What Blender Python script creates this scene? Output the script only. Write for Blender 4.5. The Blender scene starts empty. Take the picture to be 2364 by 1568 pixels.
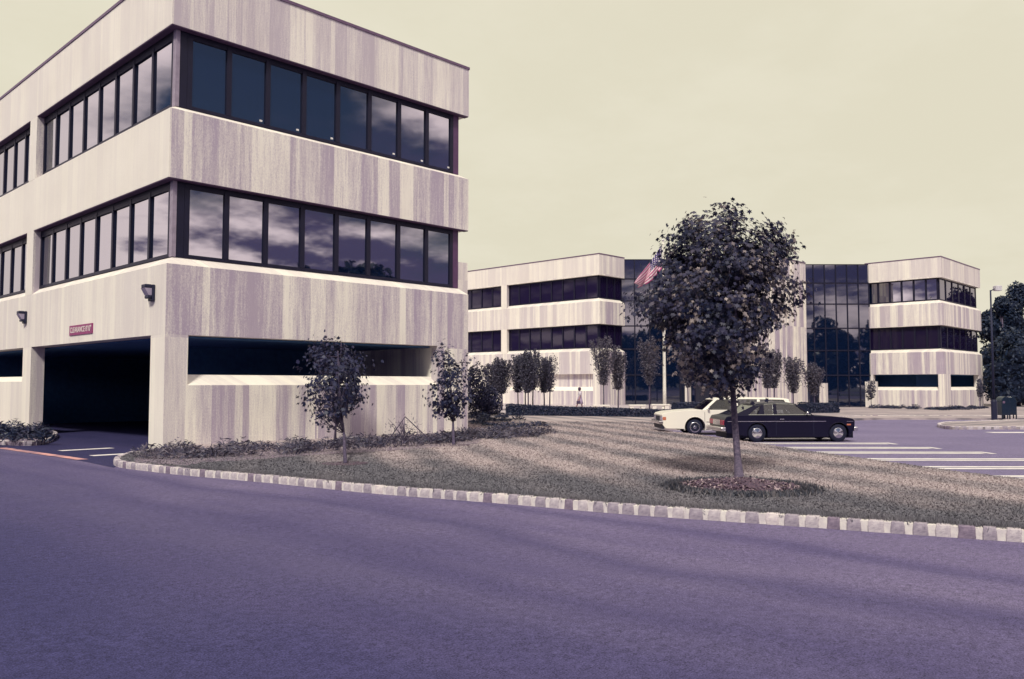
import bpy, bmesh, math, random
import numpy as np
from mathutils import Vector, Matrix
from mathutils.geometry import tessellate_polygon

rnd = random.Random(7)
rng = np.random.default_rng(11)
S = bpy.context.scene
COL = S.collection

# ------------------------------------------------------------------ camera
PW, PH, FPX, HOR = 2364.0, 1568.0, 1925.0, 887.0
PITCH = math.atan((HOR - 784.0) / FPX)
YAW = math.radians(44.0)
EYE = 1.75
cam = bpy.data.cameras.new('camera')
cam.sensor_width = 36.0
cam.lens = 36.0 * FPX / PW
cam.clip_start, cam.clip_end = 0.1, 5000.0
cam_o = bpy.data.objects.new('camera', cam)
COL.objects.link(cam_o)
cam_o.location = (0, 0, EYE)
cam_o.rotation_euler = (math.pi / 2 + PITCH, 0, YAW - math.pi / 2)
S.camera = cam_o

# ------------------------------------------------------------------ light
SUN_AZ, SUN_EL = math.radians(212.0), math.radians(46.0)      # direction towards the sun, from +X anticlockwise
sdir = Vector((math.cos(SUN_AZ) * math.cos(SUN_EL), math.sin(SUN_AZ) * math.cos(SUN_EL), math.sin(SUN_EL)))
sun = bpy.data.lights.new('sun', 'SUN')
sun.energy = 2.0
sun.angle = math.radians(8.0)
sun.color = (1.0, 0.94, 0.80)
sun_o = bpy.data.objects.new('sun', sun)
COL.objects.link(sun_o)
sun_o.rotation_euler = sdir.to_track_quat('Z', 'Y').to_euler()
sun_o.location = sdir * 60

world = bpy.data.worlds.new('World')
S.world = world
world.use_nodes = True
wn, wl = world.node_tree.nodes, world.node_tree.links
for n in list(wn):
    wn.remove(n)


def N(t, nodes, links, ins=None, **kw):
    n = nodes.new(t)
    for k, v in kw.items():
        setattr(n, k, v)
    for k, v in (ins or {}).items():
        s = n.inputs[k]
        if isinstance(v, bpy.types.NodeSocket):
            links.new(v, s)
        else:
            s.default_value = v
    return n


def WN(t, ins=None, **kw):
    return N(t, wn, wl, ins, **kw)


def wmath(op, a, b=0.0, c=None):
    d = {0: a, 1: b}
    if c is not None:
        d[2] = c
    return WN('ShaderNodeMath', d, operation=op).outputs[0]


def wstep(v, lo, hi):
    return WN('ShaderNodeMapRange', {'Value': v, 'From Min': lo, 'From Max': hi}, interpolation_type='SMOOTHSTEP').outputs['Result']


sky = WN('ShaderNodeTexSky', sky_type='NISHITA', sun_disc=False, sun_elevation=SUN_EL,
         sun_rotation=math.atan2(sdir.x, sdir.y) % (2 * math.pi))
tc = WN('ShaderNodeTexCoord')
sep = WN('ShaderNodeSeparateXYZ', {0: tc.outputs['Generated']})
zz = wmath('MAXIMUM', sep.outputs['Z'], 0.0)
den = wmath('ADD', zz, 0.16)
cv = WN('ShaderNodeCombineXYZ', {'X': wmath('DIVIDE', sep.outputs['X'], den), 'Y': wmath('DIVIDE', sep.outputs['Y'], den), 'Z': 0.3})
n1 = WN('ShaderNodeTexNoise', {'Vector': cv.outputs[0], 'Scale': 0.85, 'Detail': 7.0, 'Roughness': 0.58, 'Distortion': 0.25})
n2 = WN('ShaderNodeTexNoise', {'Vector': cv.outputs[0], 'Scale': 2.1, 'Detail': 5.0, 'Roughness': 0.6})
az = WN('ShaderNodeVectorMath', {0: tc.outputs['Generated'], 1: (math.cos(YAW), math.sin(YAW), 0)}, operation='DOT_PRODUCT').outputs['Value']
front = wmath('MAXIMUM', wstep(az, 0.22, 0.72), wstep(zz, 0.48, 0.75))  # bright cloud also added overhead, out of view, to lift the ambient light
low = wstep(zz, 0.36, 0.06)
cov = wstep(wmath('ADD', wmath('ADD', n1.outputs['Fac'], wmath('MULTIPLY', front, 0.45)), wmath('MULTIPLY', low, 0.20)), 0.50, 0.68)
shade = wstep(wmath('ADD', n2.outputs['Fac'], wmath('MULTIPLY', front, 0.55)), 0.44, 0.62)
haze_ = WN('ShaderNodeMix', {'Factor': wstep(n2.outputs['Fac'], 0.36, 0.64), 6: (4.78, 4.5, 3.55, 1), 7: (4.98, 4.7, 3.76, 1)}, data_type='RGBA')
tint = WN('ShaderNodeMix', {'Factor': front, 6: (14.5, 12.0, 12.6, 1), 7: haze_.outputs[2]}, data_type='RGBA')
cc = WN('ShaderNodeMix', {'Factor': shade, 6: (1.3, 1.05, 2.1, 1), 7: tint.outputs[2]}, data_type='RGBA')
dull = WN('ShaderNodeMix', {'Factor': 0.8, 6: sky.outputs[0], 7: (0.15, 0.2, 0.55, 1)}, data_type='RGBA')
mix = WN('ShaderNodeMix', {'Factor': cov, 6: dull.outputs[2], 7: cc.outputs[2]}, data_type='RGBA')
bg = WN('ShaderNodeBackground', {'Color': mix.outputs[2], 'Strength': 0.1})
wo = WN('ShaderNodeOutputWorld', {0: bg.outputs[0]})

S.cycles.diffuse_bounces = 6
S.view_settings.view_transform = 'Standard'
S.view_settings.look = 'None'
S.view_settings.exposure = 0.66
S.view_settings.gamma = 1.0
S.view_settings.use_curve_mapping = False

# ------------------------------------------------------------------ picture -> place
FH = np.array([math.cos(YAW), math.sin(YAW), 0.0])
RT = np.array([math.sin(YAW), -math.cos(YAW), 0.0])
FW = FH * math.cos(PITCH) + np.array([0, 0, math.sin(PITCH)])
UP = -FH * math.sin(PITCH) + np.array([0, 0, math.cos(PITCH)])
CAM = np.array([0, 0, EYE])
SLOPE = 0.008                                   # the site falls gently away


def ray(px, py):
    return FW + RT * (px - 1182.0) / FPX + UP * (784.0 - py) / FPX


def gz(x, y):
    return -SLOPE * (x * FH[0] + y * FH[1] - 8.0)


def ground(px, py, off=0.0):
    r = ray(px, py)
    t = (off + SLOPE * 8 - EYE) / (r[2] + SLOPE * (r @ FH))
    return CAM + t * r


def atd(px, py, d):
    r = ray(px, py)
    return CAM + r * (d / (r @ FH))


def gpos(px, d, off=0.0):
    p = atd(px, HOR, d)
    return np.array([p[0], p[1], gz(p[0], p[1]) + off])


def on_x(px, py, x):
    r = ray(px, py)
    return CAM + r * (x / r[0])


def on_y(px, py, y):
    r = ray(px, py)
    return CAM + r * (y / r[1])


# ------------------------------------------------------------------ materials
class G:
    def __init__(s, name):
        s.m = bpy.data.materials.new(name)
        s.m.use_nodes = True
        s.t = s.m.node_tree
        s.n, s.l = s.t.nodes, s.t.links
        for x in list(s.n):
            s.n.remove(x)
        s.out = s.n.new('ShaderNodeOutputMaterial')

    def node(s, t, ins=None, **kw):
        return N(t, s.n, s.l, ins, **kw)

    def pos(s):
        return s.node('ShaderNodeNewGeometry').outputs['Position']

    def noise(s, vec, scale, detail=4.0, rough=0.55):
        return s.node('ShaderNodeTexNoise', {'Vector': vec, 'Scale': scale, 'Detail': detail, 'Roughness': rough}).outputs['Fac']

    def step(s, v, lo, hi, a=0.0, b=1.0):
        return s.node('ShaderNodeMapRange', {'Value': v, 'From Min': lo, 'From Max': hi, 'To Min': a, 'To Max': b}).outputs['Result']

    def mixc(s, f, a, b, mode='MIX'):
        a = a if isinstance(a, bpy.types.NodeSocket) else (*a, 1)
        b = b if isinstance(b, bpy.types.NodeSocket) else (*b, 1)
        return s.node('ShaderNodeMix', {'Factor': f, 6: a, 7: b}, data_type='RGBA', blend_type=mode).outputs[2]

    def math(s, op, a, b=0.0, c=0.0):
        return s.node('ShaderNodeMath', {0: a, 1: b, 2: c}, operation=op).outputs[0]

    def scaled(s, vec, sc):
        return s.node('ShaderNodeVectorMath', {0: vec, 1: sc}, operation='MULTIPLY').outputs[0]

    def bump(s, h, strength, dist=0.02):
        return s.node('ShaderNodeBump', {'Height': h, 'Strength': strength, 'Distance': dist}).outputs[0]

    def finish(s, color, rough=0.8, normal=None, metallic=0.0, spec=0.3, **extra):
        ins = {'Base Color': color if isinstance(color, bpy.types.NodeSocket) else (*color, 1), 'Roughness': rough,
               'Metallic': metallic, 'Specular IOR Level': spec}
        ins.update(extra)
        p = s.node('ShaderNodeBsdfPrincipled', ins)
        if normal is not None:
            s.l.new(normal, p.inputs['Normal'])
        s.l.new(p.outputs[0], s.out.inputs[0])
        s.p = p
        return s.m


def plain(name, a, b=None, scale=6.0, rough=0.7, bump=0.0, bscale=40.0, **kw):
    """two-tone noisy surface"""
    g = G(name)
    co = g.node('ShaderNodeTexCoord').outputs['Object']
    b = b or tuple(v * 0.8 for v in a)
    c = g.mixc(g.step(g.noise(co, scale, 5.0), 0.35, 0.65), a, b)
    nrm = g.bump(g.noise(co, bscale, 3.0), bump) if bump else None
    return g.finish(c, rough, nrm, **kw)


def concrete():
    g = G('board_marked_concrete')
    p = g.pos()
    sp = g.node('ShaderNodeSeparateXYZ', {0: p})
    u = g.math('ADD', sp.outputs['X'], sp.outputs['Y'])
    wob = g.math('MULTIPLY', g.math('SUBTRACT', g.noise(g.node('ShaderNodeCombineXYZ', {'X': u, 'Z': sp.outputs['Z']}).outputs[0], 0.9, 2.0), 0.5), 0.12)
    uw = g.math('ADD', u, wob)
    loc = g.node('ShaderNodeSeparateXYZ', {0: g.node('ShaderNodeTexCoord').outputs['Object']}).outputs['Z']
    lift = g.math('FLOOR', g.math('DIVIDE', g.math('ADD', loc, 1.27), 4.5))
    seed = g.math('MULTIPLY', lift, 17.3)
    board = g.node('ShaderNodeTexWhiteNoise', {'Vector': g.node('ShaderNodeCombineXYZ', {'X': g.math('FLOOR', g.math('DIVIDE', g.math('ADD', u, g.math('MULTIPLY', g.noise(g.node('ShaderNodeCombineXYZ', {'X': g.math('MULTIPLY', u, 1.3), 'Y': seed}).outputs[0], 1.0, 2.0), 1.5)), 0.36)), 'Y': lift}).outputs[0]}, noise_dimensions='2D').outputs['Value']
    v2 = g.node('ShaderNodeCombineXYZ', {'X': g.math('MULTIPLY', uw, 2.4), 'Y': seed, 'Z': g.math('MULTIPLY', sp.outputs['Z'], 0.10)}).outputs[0]
    wide = g.noise(v2, 1.0, 3.0, 0.6)
    v3 = g.node('ShaderNodeCombineXYZ', {'X': g.math('MULTIPLY', uw, 16.0), 'Y': seed, 'Z': g.math('MULTIPLY', sp.outputs['Z'], 1.0)}).outputs[0]
    fine = g.noise(v3, 1.0, 5.0, 0.65)
    v4 = g.node('ShaderNodeCombineXYZ', {'X': g.math('MULTIPLY', uw, 34.0), 'Y': seed, 'Z': g.math('MULTIPLY', sp.outputs['Z'], 20.0)}).outputs[0]
    grit = g.noise(v4, 1.0, 3.0, 0.7)
    wear = g.node('ShaderNodeAttribute', attribute_name='wear').outputs['Fac']  # streak strength per face; paints weaker light into the -Y faces
    st = g.math('ADD', g.math('ADD', g.math('MULTIPLY', board, 0.40), g.math('MULTIPLY', wide, 0.90)), g.math('MULTIPLY', fine, 0.58))
    st = g.math('ADD', st, g.math('MULTIPLY', grit, 0.65))
    f = g.math('MULTIPLY', g.step(st, 0.98, 1.46, 0.0, 1.0), wear)
    c = g.mixc(f, (0.87, 0.83, 0.735), (0.41, 0.345, 0.435))
    blot = g.step(g.noise(p, 0.5, 4.0), 0.4, 0.7, 0.0, 0.18)
    c = g.mixc(blot, c, (0.60, 0.54, 0.50))
    h = g.math('ADD', g.math('MULTIPLY', fine, 0.7), g.math('MULTIPLY', grit, 0.3))
    return g.finish(c, 0.9, g.bump(h, 0.45, 0.03), spec=0.15)


def asphalt(name, a, b, streak, lanes=False):
    g = G(name)
    p = g.pos()
    big = g.noise(g.scaled(p, streak), 1.0, 4.0, 0.55)
    mid = g.noise(p, 0.35, 4.0)
    speck = g.noise(p, 80.0, 2.0, 0.8)
    speck2 = g.noise(p, 14.0, 3.0, 0.7)
    f = g.math('ADD', g.math('MULTIPLY', g.step(big, 0.34, 0.66), 0.6), g.math('MULTIPLY', g.step(mid, 0.3, 0.7), 0.4))
    c = g.mixc(f, a, b)
    if lanes:      # vignette darkening painted into the colour; wheel tracks of the near lane and turning cars
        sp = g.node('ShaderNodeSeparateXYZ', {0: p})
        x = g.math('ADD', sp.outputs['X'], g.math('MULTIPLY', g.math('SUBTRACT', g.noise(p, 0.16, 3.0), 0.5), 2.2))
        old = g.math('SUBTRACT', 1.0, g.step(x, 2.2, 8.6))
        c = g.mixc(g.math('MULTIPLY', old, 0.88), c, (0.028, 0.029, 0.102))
        for xc, wd, am in ((6.9, .5, .7), (5.3, .45, .6), (8.6, .3, .5), (3.6, .4, .5)):
            tr = g.math('SUBTRACT', 1.0, g.step(g.math('ABSOLUTE', g.math('SUBTRACT', x, xc)), 0.0, wd))
            c = g.mixc(g.math('MULTIPLY', tr, am), c, (0.065, 0.056, 0.14))
    k = g.math('ADD', g.step(speck, 0.25, 0.75, -0.75, 0.75), g.step(speck2, 0.3, 0.7, -0.22, 0.22))
    c = g.mixc(1.0, c, g.node('ShaderNodeCombineColor', {'Red': g.math('ADD', k, 1.0), 'Green': g.math('ADD', k, 1.0), 'Blue': g.math('ADD', k, 1.0)}).outputs[0], 'MULTIPLY')
    return g.finish(c, 0.85, g.bump(speck, 0.35, 0.01), spec=0.12)


def grass_mat(name, blade=False):
    g = G(name)
    p = g.pos()
    sp = g.node('ShaderNodeSeparateXYZ', {0: p})
    wob = g.math('MULTIPLY', g.noise(p, 0.25, 3.0), 1.1)
    # mowing swaths, two crossing directions
    s1 = g.math('SINE', g.math('ADD', g.math('MULTIPLY', g.math('ADD', g.math('MULTIPLY', sp.outputs['X'], 0.84), g.math('MULTIPLY', sp.outputs['Y'], -0.54)), 3.9), wob))
    s1 = g.step(s1, -0.7, 0.7)
    dry = g.step(g.noise(p, 0.22, 4.0, 0.6), 0.38, 0.62)
    pat = g.noise(p, 1.7, 5.0, 0.65)
    # the strip along the kerb is greener: distance from the kerb line
    kd = g.math('SUBTRACT', sp.outputs['X'], g.math('MULTIPLY', g.math('SUBTRACT', sp.outputs['Y'], 20.0), -0.178))
    inner = g.step(g.math('ADD', kd, g.math('MULTIPLY', g.noise(p, 0.6, 3.0), 3.0)), 10.3, 13.2)
    f = g.math('ADD', g.math('MULTIPLY', s1, 0.40), g.math('MULTIPLY', dry, 0.32))
    f = g.math('MULTIPLY', g.math('ADD', f, g.math('MULTIPLY', pat, 0.55)), g.math('ADD', g.math('MULTIPLY', inner, 0.8), 0.2))
    c = g.mixc(g.step(f, 0.12, 0.80), (0.135, 0.135, 0.16), (0.47, 0.40, 0.41))
    fine = g.noise(p, 22.0, 3.0, 0.7)
    c = g.mixc(g.step(fine, 0.35, 0.7, 0.0, 0.28), c, (0.10, 0.085, 0.13))
    if blade:
        r = g.node('ShaderNodeAttribute', attribute_name='rnd').outputs['Fac']
        c = g.mixc(g.math('MULTIPLY', r, 0.15), c, (0.28, 0.245, 0.255))
        return g.finish(c, 0.7, spec=0.15)
    return g.finish(c, 0.95, g.bump(fine, 0.6, 0.04), spec=0.05)


def leaf_mat(name, dark, mid, pale, trans=0.25, t1=0.55):
    g = G(name)
    r = g.node('ShaderNodeAttribute', attribute_name='rnd').outputs['Fac']
    c = g.mixc(g.step(r, 0.0, t1), dark, mid)
    c = g.mixc(g.step(r, t1, 1.0), c, pale)
    p = g.node('ShaderNodeBsdfPrincipled', {'Base Color': c, 'Roughness': 0.5, 'Specular IOR Level': 0.35})
    t = g.node('ShaderNodeBsdfTranslucent', {'Color': c})
    m = g.node('ShaderNodeMixShader', {0: trans, 1: p.outputs[0], 2: t.outputs[0]})
    g.l.new(m.outputs[0], g.out.inputs[0])
    return g.m


def glass_mat(name, base, ior=1.75, rough=0.02):
    g = G(name)
    co = g.node('ShaderNodeTexCoord').outputs['Object']
    nrm = g.bump(g.noise(co, 0.7, 2.0), 0.02, 0.05)
    return g.finish(base, rough, nrm, spec=0.5, IOR=ior)


def car_glass(name='car_window_glass', ior=1.65):
    g = G(name)
    tr = g.node('ShaderNodeBsdfTransparent', {'Color': (0.62, 0.63, 0.66, 1)})
    gl = g.node('ShaderNodeBsdfGlossy', {'Color': (0.9, 0.9, 0.9, 1), 'Roughness': 0.02})
    fr = g.node('ShaderNodeFresnel', {'IOR': ior})
    m = g.node('ShaderNodeMixShader', {0: fr.outputs[0], 1: tr.outputs[0], 2: gl.outputs[0]})
    g.l.new(m.outputs[0], g.out.inputs[0])
    return g.m


M = {}
M['concrete'] = concrete()
M['coping'] = plain('bronze_coping', (0.16, 0.10, 0.17), rough=0.5)
M['soffit'] = plain('bronze_soffit', (0.105, 0.058, 0.125), rough=0.7)  # dark tone stands in for the shade under the bands
M['frame'] = plain('dark_bronze_frame', (0.008, 0.008, 0.028), rough=0.5)
M['post'] = plain('corner_post_metal', (0.18, 0.145, 0.22), rough=0.5)
M['post3'] = plain('pale_post_metal', (0.33, 0.28, 0.35), rough=0.5)
M['post2'] = plain('end_post_metal', (0.11, 0.05, 0.12), rough=0.5)
M['glass'] = glass_mat('reflective_window_glass', (0.003, 0.008, 0.030), 3.1)
M['glass3'] = glass_mat('dark_window_glass', (0.010, 0.006, 0.030), 1.38)
M['glass2'] = glass_mat('tinted_curtain_glass', (0.003, 0.008, 0.030), 2.1)
M['dark'] = plain('garage_paint', (0.06, 0.15, 0.33), rough=0.9)  # raised blue tone paints the navy cast of deep shade into the interior
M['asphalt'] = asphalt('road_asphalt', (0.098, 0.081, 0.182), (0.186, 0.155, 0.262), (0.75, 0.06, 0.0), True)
M['lot'] = asphalt('parking_asphalt', (0.15, 0.128, 0.235), (0.20, 0.17, 0.285), (0.3, 0.3, 0.0))
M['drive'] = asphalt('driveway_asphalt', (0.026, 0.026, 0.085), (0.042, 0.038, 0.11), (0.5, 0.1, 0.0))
M['white_line'] = plain('white_road_paint', (0.80, 0.77, 0.74), (0.62, 0.58, 0.62), 3.0, 0.8)
M['red_line'] = plain('worn_red_paint', (0.70, 0.36, 0.33), (0.20, 0.13, 0.20), 2.2, 0.85)
M['grass'] = grass_mat('lawn_grass')
M['blade'] = grass_mat('grass_blades', True)
M['soil'] = plain('pebbly_soil', (0.32, 0.26, 0.31), (0.12, 0.09, 0.15), 9.0, 0.95, 0.8, 30.0)
M['mulch'] = plain('bark_mulch', (0.15, 0.095, 0.13), (0.04, 0.03, 0.06), 24.0, 0.95, 1.0, 40.0)
M['mortar'] = plain('kerb_mortar', (0.74, 0.70, 0.66), (0.58, 0.53, 0.55), 8.0, 0.9, 0.4, 60.0)
M['pave'] = plain('plaza_paving', (0.5, 0.44, 0.46), (0.4, 0.35, 0.4), 3.0, 0.9)
STONES = [plain('granite_pale', (0.58, 0.53, 0.55), (0.40, 0.35, 0.40), 14.0, 0.85, 0.5, 50.0),
          plain('granite_grey', (0.39, 0.345, 0.40), (0.24, 0.205, 0.265), 14.0, 0.85, 0.5, 50.0),
          plain('granite_mauve', (0.27, 0.215, 0.285), (0.15, 0.12, 0.18), 14.0, 0.85, 0.5, 50.0),
          plain('granite_cream', (0.68, 0.62, 0.60), (0.52, 0.45, 0.50), 14.0, 0.85, 0.5, 50.0)]
M['bark'] = plain('grey_bark', (0.15, 0.12, 0.18), (0.06, 0.05, 0.09), 18.0, 0.9, 0.8, 30.0)
M['twig'] = plain('thin_bark', (0.10, 0.08, 0.13), (0.05, 0.04, 0.08), 12.0, 0.9)
M['leaf_big'] = leaf_mat('street_tree_leaves', (0.010, 0.015, 0.050), (0.046, 0.043, 0.094), (0.42, 0.35, 0.34), 0.25, 0.66)
M['leaf_young'] = leaf_mat('young_tree_leaves', (0.009, 0.013, 0.05), (0.022, 0.025, 0.075), (0.07, 0.062, 0.125), 0.15)
M['leaf_far'] = leaf_mat('ornamental_leaves', (0.040, 0.042, 0.082), (0.098, 0.09, 0.135), (0.24, 0.205, 0.24))
M['leaf_dark'] = leaf_mat('dark_wood_leaves', (0.004, 0.012, 0.038), (0.007, 0.018, 0.05), (0.016, 0.028, 0.065), 0.05)
M['hedge'] = leaf_mat('hedge_leaves', (0.010, 0.018, 0.050), (0.018, 0.028, 0.075), (0.06, 0.055, 0.10), 0.05)
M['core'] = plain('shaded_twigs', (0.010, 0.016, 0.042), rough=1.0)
M['juniper'] = leaf_mat('juniper_sprays', (0.035, 0.036, 0.075), (0.085, 0.078, 0.125), (0.20, 0.17, 0.21), 0.1)
M['chrome'] = plain('chrome', (0.75, 0.73, 0.74), (0.62, 0.6, 0.64), 3.0, 0.18, metallic=1.0)
M['black_paint'] = plain('black_maroon_paint', (0.007, 0.006, 0.024), (0.006, 0.005, 0.02), 1.0, 0.28, spec=0.22)
M['white_paint'] = plain('white_car_paint', (0.82, 0.78, 0.70), (0.80, 0.76, 0.69), 1.0, 0.3, spec=0.5)
M['rubber'] = plain('tyre_rubber', (0.014, 0.016, 0.04), rough=0.9)
M['trim'] = plain('dark_trim', (0.018, 0.02, 0.05), rough=0.6)
M['car_glass'] = car_glass()
M['rear_glass'] = car_glass('car_rear_glass', 7.0)
M['red_lens'] = plain('red_lamp_lens', (0.38, 0.03, 0.08), rough=0.2)
M['amber'] = plain('amber_lens', (0.5, 0.16, 0.10), rough=0.25)
M['lens'] = plain('lamp_glass', (0.36, 0.32, 0.42), (0.26, 0.22, 0.34), 4.0, 0.15)
M['seat'] = plain('car_upholstery', (0.30, 0.24, 0.30), rough=0.8)
M['housing'] = plain('dark_lamp_housing', (0.016, 0.018, 0.05), rough=0.5)
M['sign_red'] = plain('magenta_sign_paint', (0.30, 0.035, 0.16), rough=0.5)
M['sign_white'] = plain('white_sign_paint', (0.82, 0.77, 0.72), rough=0.6)
M['sticker'] = plain('white_sticker', (0.85, 0.82, 0.78), rough=0.6)
M['white_pole'] = plain('white_pole_paint', (0.80, 0.77, 0.70), rough=0.4)
M['bench'] = plain('pale_cast_concrete', (0.76, 0.72, 0.65), (0.66, 0.61, 0.6), 4.0, 0.9)
M['mailbox'] = plain('dark_teal_mailbox_paint', (0.003, 0.014, 0.036), rough=0.14, spec=0.6)
M['mail_label'] = plain('faded_mailbox_emblem', (0.16, 0.10, 0.17), rough=0.6)
M['skin'] = plain('skin', (0.42, 0.25, 0.27), rough=0.6)
M['hair'] = plain('dark_hair', (0.055, 0.03, 0.085), rough=0.6)
M['blouse'] = plain('pale_blouse', (0.62, 0.58, 0.62), (0.5, 0.45, 0.55), 8.0, 0.9)
M['skirt'] = plain('lilac_skirt', (0.42, 0.34, 0.47), (0.33, 0.26, 0.4), 8.0, 0.9)
M['bag'] = plain('dark_handbag', (0.07, 0.045, 0.10), rough=0.6)
M['eye'] = plain('dark_eye', (0.02, 0.02, 0.03), rough=0.3)
M['lip'] = plain('lip', (0.35, 0.10, 0.13), rough=0.6)


# ------------------------------------------------------------------ objects
def tag(o, label=None, cat=None, group=None, kind=None):
    if label: o['label'] = label
    if cat: o['category'] = cat
    if group: o['group'] = group
    if kind: o['kind'] = kind
    return o


def empty(name, loc, rz=0.0, label=None, cat=None, group=None):
    o = bpy.data.objects.new(name, None)
    o.empty_display_size = 0.3
    COL.objects.link(o)
    o.location = [float(v) for v in loc]
    o.rotation_euler = (0, 0, rz)
    return tag(o, label, cat, group)


def link(name, me, parent=None, mat=None):
    o = bpy.data.objects.new(name, me)
    COL.objects.link(o)
    if mat and not me.materials:
        me.materials.append(mat)
    if parent:
        o.parent = parent
    return o


def copy_tree(o, parent=None):
    c = o.copy()
    COL.objects.link(c)
    if parent:
        c.parent = parent
    for ch in list(o.children):
        copy_tree(ch, c)
    return c


class MB:
    """collects faces; origin (ox, oy, oz) is subtracted when built"""
    def __init__(s):
        s.v, s.f, s.w = [], [], []

    def poly(s, pts, wear=1.0):
        i = len(s.v)
        s.v += [tuple(float(c) for c in p) for p in pts]
        s.f.append(tuple(range(i, i + len(pts))))
        s.w.append(wear)

    def box(s, x0, x1, y0, y1, z0, z1, wear=1.0):
        i = len(s.v)
        s.v += [(x0, y0, z0), (x1, y0, z0), (x1, y1, z0), (x0, y1, z0), (x0, y0, z1), (x1, y0, z1), (x1, y1, z1), (x0, y1, z1)]
        for k, q in enumerate([(0, 3, 2, 1), (4, 5, 6, 7), (0, 1, 5, 4), (1, 2, 6, 5), (2, 3, 7, 6), (3, 0, 4, 7)]):
            s.f.append(tuple(i + a for a in q))
            s.w.append(wear[k] if isinstance(wear, (list, tuple)) else wear)

    def loft(s, rings, cap=True, wears=None, closed=True):
        """rings of equal length, each a list of points"""
        i0 = len(s.v)
        n = len(rings[0])
        for r in rings:
            s.v += [tuple(float(c) for c in p) for p in r]
        for a in range(len(rings) - 1):
            for k in range(n if closed else n - 1):
                k2 = (k + 1) % n
                s.f.append((i0 + a * n + k, i0 + a * n + k2, i0 + (a + 1) * n + k2, i0 + (a + 1) * n + k))
                s.w.append(wears[k] if wears else 1.0)
        if cap:
            s.f.append(tuple(i0 + k for k in reversed(range(n))))
            s.w.append(0.3)
            s.f.append(tuple(i0 + (len(rings) - 1) * n + k for k in range(n)))
            s.w.append(0.3)

    def prism(s, pts, d, wear=1.0):
        """polygon pts (3D, planar) extruded along vector d"""
        d = np.array(d)
        s.loft([pts, [np.array(p) + d for p in pts]])

    def tube(s, path, radii, n=6, cap=True):
        path = [Vector([float(c) for c in p]) for p in path]
        rings = []
        for k, p in enumerate(path):
            t = (path[min(k + 1, len(path) - 1)] - path[max(k - 1, 0)]).normalized()
            a = t.cross(Vector((0.31, 0.87, 0.12)))
            if a.length < 0.1:
                a = t.cross(Vector((1, 0, 0)))
            a.normalize()
            b = t.cross(a)
            r = radii[k] if isinstance(radii, (list, tuple, np.ndarray)) else radii
            rings.append([p + a * (r * math.cos(2 * math.pi * j / n)) + b * (r * math.sin(2 * math.pi * j / n)) for j in range(n)])
        s.loft(rings, cap)

    def lathe(s, prof, n=20, axis='z', c=(0, 0, 0)):
        """prof: list of (r, h)"""
        rings = []
        for r, h in prof:
            ring = []
            for j in range(n):
                a = 2 * math.pi * j / n
                if axis == 'z':
                    ring.append((c[0] + r * math.cos(a), c[1] + r * math.sin(a), c[2] + h))
                else:
                    ring.append((c[0] + r * math.cos(a), c[1] + h, c[2] + r * math.sin(a)))
            rings.append(ring)
        s.loft(rings)

    def build(s, name, mat, parent=None, o=(0, 0, 0), smooth=False, bevel=0.0, bseg=2, autosmooth=None):
        me = bpy.data.meshes.new(name)
        me.from_pydata([(v[0] - o[0], v[1] - o[1], v[2] - o[2]) for v in s.v], [], s.f)
        at = me.attributes.new('wear', 'FLOAT', 'FACE')
        at.data.foreach_set('value', [float(w) for w in s.w])
        bm = bmesh.new()
        bm.from_mesh(me)
        bmesh.ops.recalc_face_normals(bm, faces=bm.faces)
        bm.to_mesh(me)
        bm.free()
        if smooth:
            me.polygons.foreach_set('use_smooth', [True] * len(me.polygons))
        ob = link(name, me, parent, mat)
        if bevel:
            md = ob.modifiers.new('bevel', 'BEVEL')
            md.width, md.segments, md.limit_method, md.angle_limit = bevel, bseg, 'ANGLE', math.radians(32)
            md.harden_normals = False
        return ob


def mesh_np(name, verts, faces, mat, rv=None, smooth=False):
    """verts (n,3), faces (m,k) arrays -> mesh with a random value per face"""
    me = bpy.data.meshes.new(name)
    m, k = faces.shape
    me.vertices.add(len(verts))
    me.vertices.foreach_set('co', np.ascontiguousarray(verts, dtype=np.float32).ravel())
    me.loops.add(m * k)
    me.loops.foreach_set('vertex_index', np.ascontiguousarray(faces, dtype=np.int32).ravel())
    me.polygons.add(m)
    me.polygons.foreach_set('loop_start', np.arange(0, m * k, k, dtype=np.int32))
    me.update(calc_edges=True)
    at = me.attributes.new('rnd', 'FLOAT', 'FACE')
    at.data.foreach_set('value', (rng.random(m) if rv is None else rv).astype(np.float32))
    me.materials.append(mat)
    me.validate()
    return me


def leaf_arrays(P, size, tmpl, nrm, tipdir=None):
    """places the flat template (k,3) at every point: nrm = leaf normals, tipdir = where the tip (+y) points"""
    n = len(P)
    nrm = nrm / (np.linalg.norm(nrm, axis=1, keepdims=True) + 1e-9)
    t = rng.normal(size=(n, 3)) if tipdir is None else tipdir
    t = t - nrm * (t * nrm).sum(1, keepdims=True)
    t /= np.linalg.norm(t, axis=1, keepdims=True) + 1e-9
    b = np.cross(t, nrm)
    k = len(tmpl)
    V = (P[:, None, :] + size[:, None, None] * (tmpl[None, :, 0, None] * b[:, None, :] + tmpl[None, :, 1, None] * t[:, None, :] + tmpl[None, :, 2, None] * nrm[:, None, :]))
    F = np.arange(n * k).reshape(n, k)
    return V.reshape(-1, 3), F


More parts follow.
